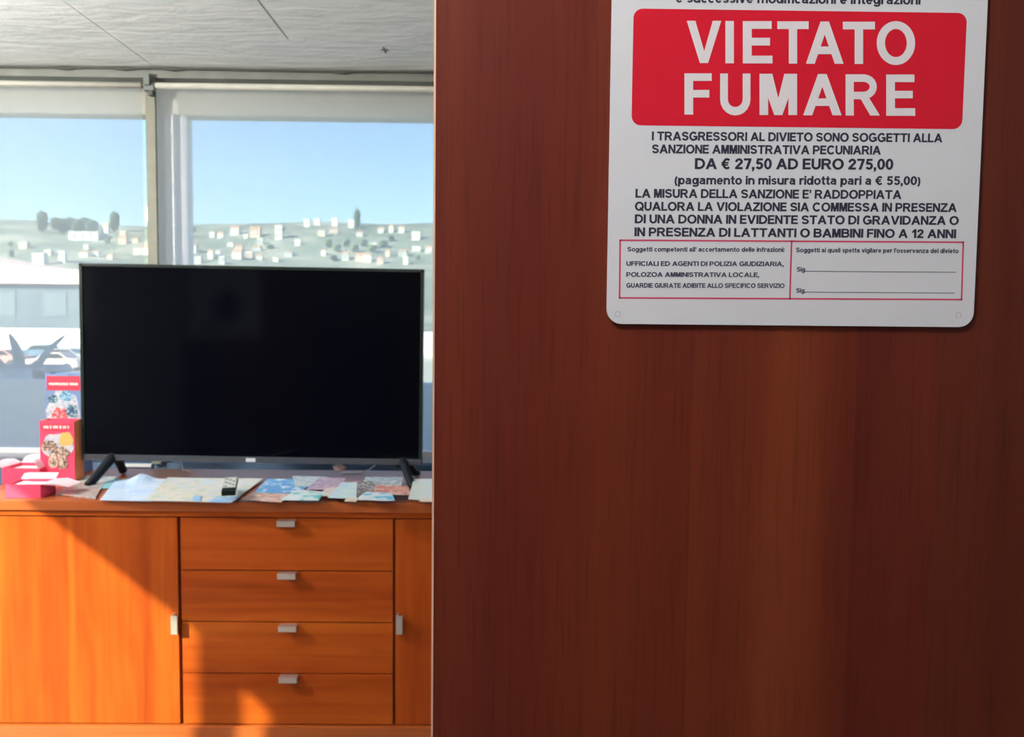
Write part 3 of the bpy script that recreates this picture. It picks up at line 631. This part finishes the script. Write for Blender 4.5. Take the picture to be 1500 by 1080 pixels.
sheet('paper_sheet', 'paper', 'large pale greenish sheet at the right beside the television foot', [(598, 732), (672, 735), (664, 703), (606, 702)], printed('p18', (.56, .62, .58), [(.62, .60, .52)], 20))
sheet('paper_slip', 'paper', 'small cream slip on the front edge below the light blue leaflet', [(504, 735), (522, 735.5), (524, 730), (508, 730)], printed('p19', (.66, .56, .45), [(.6, .5, .4)], 60))
sheet('paper_slip', 'paper', 'small pinkish slip on the front edge beside the wood panel', [(614, 735), (634, 736), (636, 731), (618, 730)], printed('p20', (.68, .52, .45), [(.6, .45, .4)], 60))
# crumpled paper ball behind, and its thin wire
p = atZ(497, 702, ZT); b = bmesh.new(); bmesh.ops.create_icosphere(b, subdivisions=3, radius=.017)
for v in b.verts: v.co = v.co*(1+.25*math.sin(v.co.x*420+1)*math.cos(v.co.y*380+v.co.z*300)); v.co.z = v.co.z*.75; v.co.x *= 1.2
k = MB(); k.merge(b, 0, Matrix.Translation((p.x, p.y, Zp[0]+.0125)))
tag(k.build('crumpled_tissue', plain('pinkish tissue', (.66, .52, .50), .7)), 'small crumpled pinkish tissue behind the leaflets', 'tissue')
def cablet(name, label, pts, r=.0018, m=None): return tag(MB().tube(pts, r, 6).build(name, m or M['white'], None, True), label, 'cable')
q0, q1 = atY(540, 690, 2.80), atY(549, 682, 2.82)
cablet('white_cable', 'short white cable rising behind the right half of the television', [(q0.x-.09, 2.78, ZT+.002), (q0.x-.03, 2.79, ZT+.003), (q0.x, 2.80, ZT+.012), (q1.x, 2.82, q1.z), (q1.x+.02, 2.84, q1.z+.06)])
q0 = atY(268, 692, 2.80)
cablet('white_cable', 'short white cable hanging behind the left half of the television', [(q0.x+.03, 2.79, ZT+.003), (q0.x, 2.80, ZT+.006), (q0.x-.025, 2.83, ZT+.05), (q0.x-.04, 2.84, ZT+.1)])
# white plastic strip on the wall behind the left foot
a, b1_ = atY(173, 682, YW-.01), atY(222, 684, YW-.01)
tag(box('cable_cover', M['white'], a.x, b1_.x, YW-.014, YW, a.z-.006, a.z+.007, None, .002), 'short white plastic strip fixed low on the wall behind the television', 'cable cover')

# remote control on the map
RZ = Zp[0]+.006
r0 = atZ(337, 717, RZ); rm = thing('remote_control', 'grey and black remote control lying on the city map', 'remote control', (r0.x, r0.y, RZ))
f0, f1_, bk0, bk1 = atZ(325.5, 729, RZ), atZ(344, 730, RZ), atZ(333, 704, RZ), atZ(348, 704, RZ)
ang = math.atan2((bk0+bk1-f0-f1_).x, (bk0+bk1-f0-f1_).y); Lr = min(.19, ((bk0+bk1-f0-f1_)/2).length); Wr = (f1_-f0).length
RM = Matrix.Translation(r0) @ Matrix.Rotation(-ang, 4, 'Z')
def rpart(mb, name, m, par): bmesh.ops.transform(mb.bm, matrix=RM, verts=mb.bm.verts[:]); return mb.build(name, m, par)
rpart(MB().box(-Wr/2, Wr/2, -Lr/2, Lr/2, 0, .018, .005), 'body', M['tv_black'], rm)
fc = rpart(MB().box(-Wr/2+.002, Wr/2-.002, -Lr/2+.035, Lr/2-.003, .0175, .0195, .0006), 'face_plate', plain('grey remote face', (.50, .54, .54), .45), rm)
bt_m = plain('pale rubber key', (.62, .62, .60), .6)
for i in range(7):
    for j in range(3):
        x = (j-1)*Wr*.27; y = -Lr/2+.045+i*(Lr-.06)/7
        rpart(MB().box(x-Wr*.09, x+Wr*.09, y-.0035, y+.0035, .0192, .0212, .0008), 'button', bt_m if (i+j) % 3 else M['dark'], fc)

# upright brochure holders
M['red_card'] = plain('red card', (.50, .03, .065), .45); M['orange_card'] = plain('orange card', (.72, .22, .06), .45)
M['blue_card'] = plain('grey blue card', (.14, .22, .40), .45); M['white_ink'] = plain('white print', (.70, .62, .60), .5)
M['pink_card'] = plain('pink red card', (.72, .05, .12), .5, 0, .4, .05); M['pink_in'] = plain('light pink card inside', (.85, .58, .64), .6); M['white_card'] = plain('white card', (.74, .70, .70), .6)
def scribble(x0, x1, y, z, h, parent, name='header_print', m=None, seed=1):
    rnd = random.Random(seed); b = MB(); x = x0
    while x < x1-h*.4:
        w_ = h*rnd.uniform(.35, .6)
        b.prism(rrect(x, min(x+w_, x1), z-h*rnd.uniform(.4, .6), z+h*rnd.uniform(.35, .55), h*.15, 2), 'Y', y-.0006, y-.0001); x += w_+h*rnd.choice((.12, .12, .12, .5))
    return b.build(name, m or M['white_ink'], parent)
def holder(name, label, px0, px1, pyt, pyb, Y, depth, body_m, header_m, pic, side_m, seed, backtop=0):
    a, b_2 = atY(px0, pyt, Y), atY(px1, pyb, Y); x0, x1, z1, z0 = a.x, b_2.x, a.z, ZT+.0005
    t = thing(name, label, 'brochure holder', ((x0+x1)/2, Y+depth/2, ZT)); H_ = z1-z0; th = .0025
    MB().box(x0, x1, Y, Y+th, z0, z1, .0006).build('front_card', body_m, t)
    MB().prism([(Y+th, z0), (Y+depth, z0), (Y+depth, z1+backtop), (Y+depth*.6, z1+backtop), (Y+th, z1-.004)], 'X', x1-th, x1).build('side_card', side_m, t)
    MB().prism([(Y+th, z0), (Y+depth, z0), (Y+depth, z1+backtop), (Y+depth*.6, z1+backtop), (Y+th, z1-.004)], 'X', x0, x0+th).build('side_card', side_m, t)
    MB().box(x0+th, x1-th, Y+depth-th, Y+depth, z0, z1+backtop).build('back_card', body_m, t)
    h = MB().box(x0+.006, x1-.006, Y-.0006, Y+.0004, z1-H_*.17, z1-.009).build('header', header_m, t)
    scribble(x0+.014, x1-.012, Y-.0006, z1-H_*.105, .010, h, 'header_print', M['white_ink'], seed)
    for pi_, (nm, u0, u1, v0, v1, mm) in enumerate(pic):
        MB().prism([(x0+(x1-x0)*(u0+(u1-u0)*(.5+.5*math.cos(a_)*(1+.12*math.sin(3*a_+seed)))), z0+H_*(v0+(v1-v0)*(.5+.5*math.sin(a_)*(1+.12*math.cos(4*a_+seed))))) for a_ in [k_*math.pi/9 for k_ in range(18)]], 'Y', Y-.0004-.0003*pi_, Y+.0002).build(nm, mm, t)
    for k_ in range(3):
        yy = Y+th+.006+k_*(depth-.014)/3; MB().box(x0+.006, x1-.006, yy, yy+.0012, z0+.004, z1-.012-.004*k_).build('leaflet_inside', M['white_card'], t)
    return t
cA = plain('boat blue print', (.06, .16, .30), .5); cB = printed('coral print', (.60, .09, .10), [(.6, .4, .38), (.35, .05, .08)], 90, .5); cC = printed('teal print', (.04, .14, .20), [(.3, .36, .42), (.02, .05, .1)], 90, .5); cD = printed('pale sky print', (.42, .46, .54), [(.30, .36, .46), (.50, .50, .52)], 60, .6); cE = printed('light blue print', (.12, .34, .50), [(.05, .14, .24), (.3, .45, .55)], 90, .5)
holder('brochure_holder', 'tall blue cardboard brochure holder with a red header, behind the shorter one', 65.5, 123, 547, 692, 2.76, .06, M['blue_card'], M['red_card'],
       [('sky_print', .04, .96, .42, .83, cD), ('boat_print', .06, .34, .70, .79, cC), ('boat_print', .40, .72, .72, .83, cE), ('coral_print', .18, .62, .52, .66, cB), ('boat_print', .56, .88, .56, .69, cC)], M['blue_card'], 4)
cF = printed('stone brown print', (.26, .17, .13), [(.5, .42, .36), (.10, .06, .05)], 110, .6); cG = printed('stone beige print', (.55, .48, .40), [(.28, .2, .15)], 110, .6); cH = plain('amber print', (.75, .36, .10), .5)
holder('brochure_holder', 'short red cardboard brochure holder with a castle picture, in front of the taller one', 57.5, 110, 616, 690, 2.60, .055, M['pink_card'], M['red_card'],
       [('sky_print', .05, .95, .40, .80, cD), ('amber_print', .56, .96, .58, .82, cH), ('stone_print', .04, .52, .50, .68, cF), ('stone_print', .30, .86, .40, .58, cF), ('castle_print', .24, .50, .22, .48, cG), ('castle_print', .50, .80, .20, .46, cF), ('castle_print', .56, .66, .26, .42, cG), ('castle_print', .34, .44, .28, .40, cF)], M['orange_card'], 9)

# opened pink boxes at the left, their lids folded back
def open_box(label, x0, x1, y0, y1, h, rot, flaps):
    c_ = Vector(((x0+x1)/2, (y0+y1)/2, ZT+.0008)); t = thing('card_box', label, 'box', c_, 'opened pink card boxes'); th = .002
    RX = Matrix.Translation(c_) @ Matrix.Rotation(rot, 4, 'Z') @ Matrix.Translation(-c_)
    def pb(mb, nm, mm): bmesh.ops.transform(mb.bm, matrix=RX, verts=mb.bm.verts[:]); return mb.build(nm, mm, t)
    z0 = c_.z
    pb(MB().box(x0, x1, y0, y0+th, z0, z0+h, .0004), 'front_wall', M['pink_card']); pb(MB().box(x0, x1, y1-th, y1, z0, z0+h, .0004), 'back_wall', M['pink_card'])
    pb(MB().box(x0, x0+th, y0+th, y1-th, z0, z0+h), 'side_wall', M['pink_card']); pb(MB().box(x1-th, x1, y0+th, y1-th, z0, z0+h), 'side_wall', M['pink_card'])
    pb(MB().box(x0+th, x1-th, y0+th, y1-th, z0, z0+.002), 'bottom', M['pink_in'])
    pb(MB().box(x0+.004, x1-.004, y0+.004, y1-.004, z0+.003, z0+h*.82, .002), 'leaflet_stack', M['white_card'])
    for (ax, ay, bx_, by_, ox, oy, oz) in flaps:      # hinge a-b, free edge offset
        A, B = Vector((ax, ay, z0+h)), Vector((bx_, by_, z0+h)); O = Vector((ox, oy, oz)); b = bmesh.new(); V = []
        for s_ in (0, .0014):
            V.append([b.verts.new(p_+Vector((0, 0, s_))) for p_ in (A, B, B+O*.5+Vector((0, 0, .006)), B*.92+A*.08+O, A*.92+B*.08+O, A+O*.5+Vector((0, 0, .006)))])
        b.faces.new(V[1]); b.faces.new(V[0][::-1])
        for i_ in range(6): b.faces.new((V[0][i_], V[0][(i_+1) % 6], V[1][(i_+1) % 6], V[1][i_]))
        bmesh.ops.recalc_face_normals(b, faces=b.faces[:]); k_ = MB(); k_.merge(b); pb(k_, 'flap', M['pink_in'])
p0, p1 = atZ(8, 730, ZT), atZ(57, 731, ZT)
open_box('opened red card box at the front left edge with a flap folded to the right', p0.x, p1.x, p0.y, p0.y+.085, .042, 0.03,
         [(p1.x, p0.y, p1.x, p0.y+.085, .075, .01, -.012), (p0.x, p0.y+.085, p1.x, p0.y+.085, 0, .035, .012)])
p0, p1 = atZ(-8, 713, ZT), atZ(50, 713, ZT); y0_ = p0.y+.09
open_box('opened pink card box behind the red one at the left', p0.x, p1.x, y0_-.05, y0_+.05, .052, -.03,
         [(p1.x-.004, y0_-.05, p1.x-.004, y0_+.05, -.02, .0, .026), (p0.x, y0_+.05, p1.x, y0_+.05, 0, .05, .020), (p0.x, y0_-.05, p0.x, y0_+.05, -.05, 0, .012)])

# things behind the photographer, seen only as reflections in the television
pa = thing('wall_poster', 'pale poster with a dark round emblem on the wall behind the camera', 'poster', (-2.8, YB+.01, 1.48))
MB().box(-3.16, -2.42, YB+.002, YB+.012, 1.10, 1.88).build('poster_sheet', plain('poster paper', (.62, .64, .70), .5), pa)
MB().prism([(-2.76+.15*math.cos(k*.3142), 1.42+.15*math.sin(k*.3142)) for k in range(20)], 'Y', YB+.012, YB+.0135).build('emblem', plain('emblem ink', (.06, .06, .16), .5), pa)

# ------------------------------------------------------------------ outside
GZ = -3.0
gm = plain('pale concrete yard', (.44, .43, .41), .8, 0, .3, .08, .08)
struct(box('ground', gm, -500, 500, 5.2, 1100, GZ-.5, GZ))
# terrace wall just outside with the planter and agave
YO = 4.9; zo = atY(30, 557, YO).z
struct(box('terrace_wall', plain('white terrace wall paint', (.82, .84, .86), .7, 0, .3, .08, 3), -9, 6, YO, YO+.14, GZ, zo, None, .01))
struct(box('terrace_floor', plain('terrace tiles grey', (.40, .40, .42), .7), -7, 6, YW+.16, YO, -.25, -.02))
plx0, plx1 = atY(-60, 545, YO+.3).x, atY(62, 545, YO+.3).x
pz1 = atY(30, 538, YO+.3).z
ag = thing('potted_agave', 'large agave in a long grey trough outside the left window', 'plant', ((plx0+plx1)/2, YO+.45, zo))
tz = zo
MB().prism([(YO+.16, tz-.12), (YO+.62, tz-.12), (YO+.64, pz1), (YO+.60, pz1), (YO+.59, pz1-.05), (YO+.19, pz1-.05), (YO+.18, pz1), (YO+.14, pz1)], 'X', plx0, plx1).build('trough', plain('grey planter', (.38, .48, .60), .7), ag)
box('soil', plain('dry soil', (.12, .08, .05), .9), plx0, plx1, YO+.19, YO+.59, pz1-.08, pz1-.045, ag)
lm = plain('blue green agave leaf', (.17, .28, .33), .5, 0, .4, .15, 12)
def leaf(base, tip, wd, bend):
    b = bmesh.new(); k = 12; base, tip = Vector(base), Vector(tip); d = tip-base
    side = d.cross(Vector((0, -1, 0))).normalized(); nrm = side.cross(d).normalized(); rows = []
    for i in range(k+1):
        t = i/k; w_ = wd*(.62+1.1*t-1.0*t*t*1.0)*(1-t**3)*.9 if t < 1 else 0
        w_ = wd*max(.004, (0.62+.9*t)*(1-t)**.75*1.05)
        c_ = base+d*t+Vector((bend*math.sin(t*math.pi)*1.0, 0, 0))
        rows.append([b.verts.new(c_+side*w_*s+nrm*(-.25*w_*(1-abs(s)))+nrm*(.012*q*(1-t))) for s, q in ((-1, 0), (-.5, 0), (0, 0), (.5, 0), (1, 0), (.5, 1.2), (0, 2), (-.5, 1.2))])
    for A, B in zip(rows, rows[1:]):
        for j in range(8): b.faces.new((A[j], A[(j+1) % 8], B[(j+1) % 8], B[j]))
    bmesh.ops.recalc_face_normals(b, faces=b.faces[:]); q_ = MB(); q_.merge(b); q_.build('agave_leaf', lm, ag, True)
def LP(px, py, Y): return tuple(atY(px, py, Y))
leaf(LP(27, 556, YO+.34), LP(13, 487, YO+.30), .058, .03)
leaf(LP(50, 556, YO+.38), LP(98, 489, YO+.34), .036, -.045)
leaf(LP(14, 552, YO+.40), LP(-30, 505, YO+.40), .035, .02)
leaf(LP(42, 554, YO+.42), LP(52, 527, YO+.5), .03, 0)
leaf(LP(22, 556, YO+.32), LP(4, 541, YO+.22), .026, 0)
leaf(LP(40, 556, YO+.32), LP(60, 541, YO+.22), .024, 0)
# white boundary wall, warehouse with a pinkish roof
struct(box('boundary_wall', plain('bright white wall', (.80, .80, .78), .7, 0, .3, .04, .1), -180, 120, 90, 90.4, GZ, atY(50, 481, 90).z))
wx0, wx1 = atY(-260, 450, 112).x, atY(420, 450, 112).x; wz = atY(60, 416, 112).z
wh = thing('warehouse', 'long blue grey warehouse with a low pinkish roof beyond the yard', 'building', ((wx0+wx1)/2, 120, GZ))
MB().box(wx0, wx1, 112, 150, GZ, wz).build('walls', plain('blue grey cladding', (.11, .145, .19), .7, 0, .3, .12, .15), wh)
rzt = atY(-150, 372, 120).z; rzm = atY(112, 398, 120).z
MB().prism([(wx0, wz), (wx1, wz), (wx1, wz+.5), (atY(112, 398, 120).x, rzm), (atY(0, 386, 120).x, atY(0, 386, 120).z), (wx0, rzt+2)], 'Y', 111.2, 151).build('roof', plain('pinkish metal roof', (.66, .48, .46), .6, 0, .3, .05, .1), wh)
for i in range(9):
    xx = wx0+4+i*(wx1-wx0-8)/8; f_ = MB().box(xx-1.6, xx+1.6, 111.9, 112.0, GZ+4.2, wz-1.2).build('window', plain('dull cladding pane', (.14, .18, .23), .4), wh)
# cars parked in front of the wall
def car(px, py, Y, label, body, flip=1):
    p = atZ(px, py, GZ); x = atY(px, py, Y).x; t = thing('car', label, 'car', (x, Y, GZ), 'cars parked in the yard')
    L = 4.2
    prof = [(-2.1, .35), (-2.1, .75), (-1.95, .9), (-1.1, 1.0), (-.55, 1.42), (.75, 1.45), (1.35, 1.02), (2.0, .9), (2.1, .7), (2.1, .35)]
    MB().prism([(x+flip*u, GZ+v) for u, v in prof], 'Y', Y-.85, Y+.85).build('body', body, t)
    MB().prism([(x+flip*u, GZ+v) for u, v in ((-.95, 1.0), (-.5, 1.34), (.7, 1.36), (1.15, 1.02))], 'Y', Y-.87, Y+.87).build('side_window', M['tv_black'], t)
    for sx in (-1.3, 1.3):
        for sy in (-.8, .8): MB().prism([(x+sx+.33*math.cos(a_*.524), GZ+.33+.33*math.sin(a_*.524)) for a_ in range(12)], 'Y', Y+sy-.1, Y+sy+.1).build('wheel', M['dark'], t)
car(62, 500, 78, 'dark blue car parked by the white wall between the agave leaves', plain('dark blue car paint', (.10, .18, .30), .3))
car(100, 512, 70, 'grey car parked in the yard right of the agave leaf', plain('grey car paint', (.36, .42, .48), .3), -1)
car(2, 530, 66, 'pale red car parked in the yard behind the agave', plain('pale red car paint', (.60, .30, .28), .3))
car(82, 520, 62, 'white and rose van parked in the yard nearest the blue holder', plain('rose car paint', (.70, .52, .52), .3))

# hillside town
def sky_px(px):                              # skyline height in the photo
    pts = [(-900, 320), (-200, 330), (0, 336), (40, 331), (75, 326), (135, 328), (150, 336), (280, 336), (420, 332), (500, 330), (600, 333), (900, 326), (1600, 330), (2400, 340)]
    for (a, b), (c_, d) in zip(pts, pts[1:]):
        if a <= px <= c_: return b+(d-b)*(px-a)/(c_-a)
    return 335
def hill_z(x, y):
    t = min(1, max(0, (y-260)/560)); s = t*t*(3-2*t)
    px = 750+FPX*(x/820); top = (atY(max(-800, min(2300, px)), sky_px(px), 820).z-GZ)
    wob = 5*math.sin(x*.021+1)*math.sin(y*.017)+2.5*math.sin(x*.06+y*.05)
    return GZ-1+s*top+wob*s*(1-s)*3.2
b = bmesh.new(); nx, ny = 90, 34; G = [[b.verts.new((-900+1900*i/nx, 200+760*j/ny, hill_z(-900+1900*i/nx, 200+760*j/ny))) for j in range(ny+1)] for i in range(nx+1)]
for i in range(nx):
    for j in range(ny): b.faces.new((G[i][j], G[i+1][j], G[i+1][j+1], G[i][j+1]))
m, n, out = new_mat('scrub and gardens on the hill')
f = noise(n, coords(n), .02, 6, .6)
bsdf(n, out, ramp(n, f, [(.3, (.10, .125, .115)), (.5, (.18, .20, .18)), (.7, (.33, .31, .29))]), .9, 0, .2)
k = MB(); k.merge(b); struct(k.build('hillside', m, None, True))
wallm = [plain('house wall %d' % i, c_, .8, 0, .2, .03, .2) for i, c_ in enumerate(((.60, .59, .57), (.55, .48, .40), (.46, .46, .48), (.54, .42, .37)))]
roofm = plain('terracotta roofs', (.48, .26, .18), .8, 0, .2, .1, .2)
rnd = random.Random(21); LATER = {}
ORD = ('leftmost', 'second', 'third', 'fourth', 'fifth', 'sixth', 'seventh', 'eighth', 'ninth', 'tenth', 'eleventh', 'twelfth', 'thirteenth', 'fourteenth', 'fifteenth', 'sixteenth', 'seventeenth', 'eighteenth', 'nineteenth', 'twentieth')
def later(t_, px, py, what): LATER.setdefault('%s %s in the %s window' % (what, 'near the ridge' if py < 355 else 'halfway up' if py < 371 else 'at the foot of the hill', 'left' if px < 225 else 'right'), []).append((px, t_))
def house(px, py, wpx, hpx, wall, label, group, flat=False, paint=0):
    """stands on the slope where the sight line meets the hill"""
    d = ray(px, py); t = 255/d.y; p = CAM+d*t
    while t < 900/d.y and p.z > hill_z(p.x, p.y): t += 4; p = CAM+d*t
    if p.y > 815: p = atY(px, py, 815)
    s = p.y/FPX; w_ = wpx*s; h = hpx*s; gz = hill_z(p.x, p.y)
    t_ = thing('house', label, 'house', (p.x, p.y, gz), group)
    b = MB().box(p.x-w_/2, p.x+w_/2, p.y-w_*.35, p.y+w_*.35, gz-8, gz+h).build('walls', wallm[wall], t_)
    if flat: MB().box(p.x-w_/2-.3, p.x+w_/2+.3, p.y-w_*.36, p.y+w_*.36, gz+h, gz+h+.8).build('roof', wallm[2], t_)
    else: MB().prism([(p.y-w_*.42, gz+h), (p.y+w_*.42, gz+h), (p.y, gz+h*1.28)], 'X', p.x-w_*.54, p.x+w_*.54).build('roof', roofm, t_)
    if wpx > 8:
        for i_ in range(3):
            for j_ in range(2):
                MB().box(p.x-w_*.36+i_*w_*.28, p.x-w_*.26+i_*w_*.28, p.y-w_*.35-.15, p.y-w_*.35+.05, gz+h*(.18+.42*j_), gz+h*(.40+.42*j_)).build('window', M['wall_blue'], t_)
    return t_
house(59, 390, 16, 15, 0, 'bright white house low on the hill above the pinkish roof', None, True)
house(92, 384, 9, 13, 0, 'narrow white tower house right of the bright white one', None, True)
house(155, 342, 10, 11, 0, 'white house on the ridge in the left window', None)
house(214, 374, 9, 10, 0, 'small white house beside the window post', None)
house(130, 352, 42, 9, 2, 'long pale building lying across the left hill', None, True)
house(348, 380, 13, 10, 0, 'white house just above the television, right window', None)
house(281, 370, 16, 9, 0, 'wide white house low at the window frame of the right window', None)
house(345, 345, 12, 10, 0, 'pale house high on the right hill near the frame', None)
house(409, 352, 10, 18, 0, 'tall white block in the middle of the right hill', None, True)
house(375, 348, 14, 12, 3, 'pinkish house left of the tall white block', None)
for i, (px, py) in enumerate(((450, 333), (465, 332), (491, 332), (515, 334))):
    house(px, py, 8, 10, 0, '%s tiny white house on the skyline of the right hill' % ('leftmost', 'second', 'third', 'rightmost')[i], 'white houses on the ridge', True)
placed = [(59, 390), (92, 384), (155, 342), (214, 374), (130, 352), (348, 380), (281, 370), (345, 345), (409, 352), (375, 348)]
i = 0
while i < 46:
    px = rnd.uniform(285, 660) if i < 36 else rnd.uniform(0, 205); py = rnd.uniform(340, 388) if px > 420 else rnd.uniform(348, 388)
    if (475 < px < 545 and 352 < py < 380) or any(abs(px-a_) < 11 and abs(py-b_) < 9 for a_, b_ in placed): i += .05; continue
    i = int(i)+1; placed.append((px, py)); wi = rnd.choice((0, 0, 1, 2, 3)); fl = rnd.random() < .4
    t_ = house(px, py, rnd.uniform(6, 12), rnd.uniform(5, 9), wi, 'small house', 'small houses scattered on the hill', fl)
    later(t_, px, py, 'small %s house' % ('white', 'cream', 'grey', 'pinkish')[wi])
treem = [plain('dark tree foliage', (.06, .09, .06), .9, 0, .1, .3, .3), plain('olive tree foliage', (.12, .16, .10), .9, 0, .1, .3, .3)]
trunkm = plain('tree bark', (.15, .11, .08), .9)
b = bmesh.new(); bmesh.ops.create_icosphere(b, subdivisions=3, radius=1)
for v in b.verts: v.co *= 1+.16*math.sin(v.co.x*7+2)*math.cos(v.co.y*6)+.12*math.sin(v.co.z*9+v.co.x*5)+.06*math.sin(v.co.y*17)
crown_me = bpy.data.meshes.new('crown'); b.to_mesh(crown_me); b.free(); crown_me.materials.append(treem[0])
crown2 = crown_me.copy(); crown2.materials[0] = treem[1]
def tree(px, py, wpx, hpx, label, group, kind=0, fwd=0):
    d = ray(px, py); t = 255/d.y; p = CAM+d*t
    while t < 815/d.y and p.z > hill_z(p.x, p.y): t += 4; p = CAM+d*t
    if p.y > 800: p = atY(px, py, 800)
    if fwd: p = atY(px, py, p.y-fwd)
    s = p.y/FPX; gz = hill_z(p.x, p.y); t_ = thing('tree', label, 'tree', (p.x, p.y, gz), group)
    MB().tube([(p.x, p.y, gz-2), (p.x, p.y, gz+hpx*s*.4)], [hpx*s*.05, hpx*s*.03], 6).build('trunk', trunkm, t_)
    o = bpy.data.objects.new('crown', crown_me if kind == 0 else crown2); COL.objects.link(o); o.parent = t_
    o.location = (0, 0, hpx*s*.6); o.scale = (wpx*s*.5, wpx*s*.5, hpx*s*.5); return t_
tree(62, 342, 15, 28, 'tall dark tree sticking up above the left hill', None)
tree(168, 340, 13, 26, 'tall narrow tree rising above the ridge near the window post', None)
tree(523, 336, 9, 26, 'tall thin tree on the ridge of the right hill', None)
for i in range(6): tree(82+i*10.5, 338+(i % 2), 15+(i % 3), 17+2*(i % 2), fwd=(i % 2)*16, label= '%s tree from the left in the dark grove on the left hilltop' % ('first', 'second', 'third', 'fourth', 'fifth', 'sixth')[i], group='grove on the left hill')
for i in range(6): tree(480+i*13, 362+(i % 2)*8, 12, 10, '%s tree from the left in the green clump on the right hill' % ('first', 'second', 'third', 'fourth', 'fifth', 'sixth')[i], 'tree clump on the right hill', 1)
i = 0
while i < 34:
    px = rnd.uniform(-10, 650); py = rnd.uniform(340, 384); i += 1
    if any(abs(px-a_) < 13 and abs(py-b_) < 9 for a_, b_ in placed) or (475 < px < 555 and 352 < py < 380) or (75 < px < 145 and py < 350): continue
    placed.append((px, py)); kd = rnd.choice((0, 1))
    later(tree(px, py, rnd.uniform(7, 12), rnd.uniform(6, 11), 'low tree', 'trees scattered on the hill', kd), px, py, 'low %s tree' % ('dark', 'olive green')[kd])
for what, lst in LATER.items():
    lst.sort(key=lambda q: q[0])
    for i, (_, t_) in enumerate(lst): t_['label'] = ('%s %s' % (ORD[i], what)) if len(lst) > 1 else what
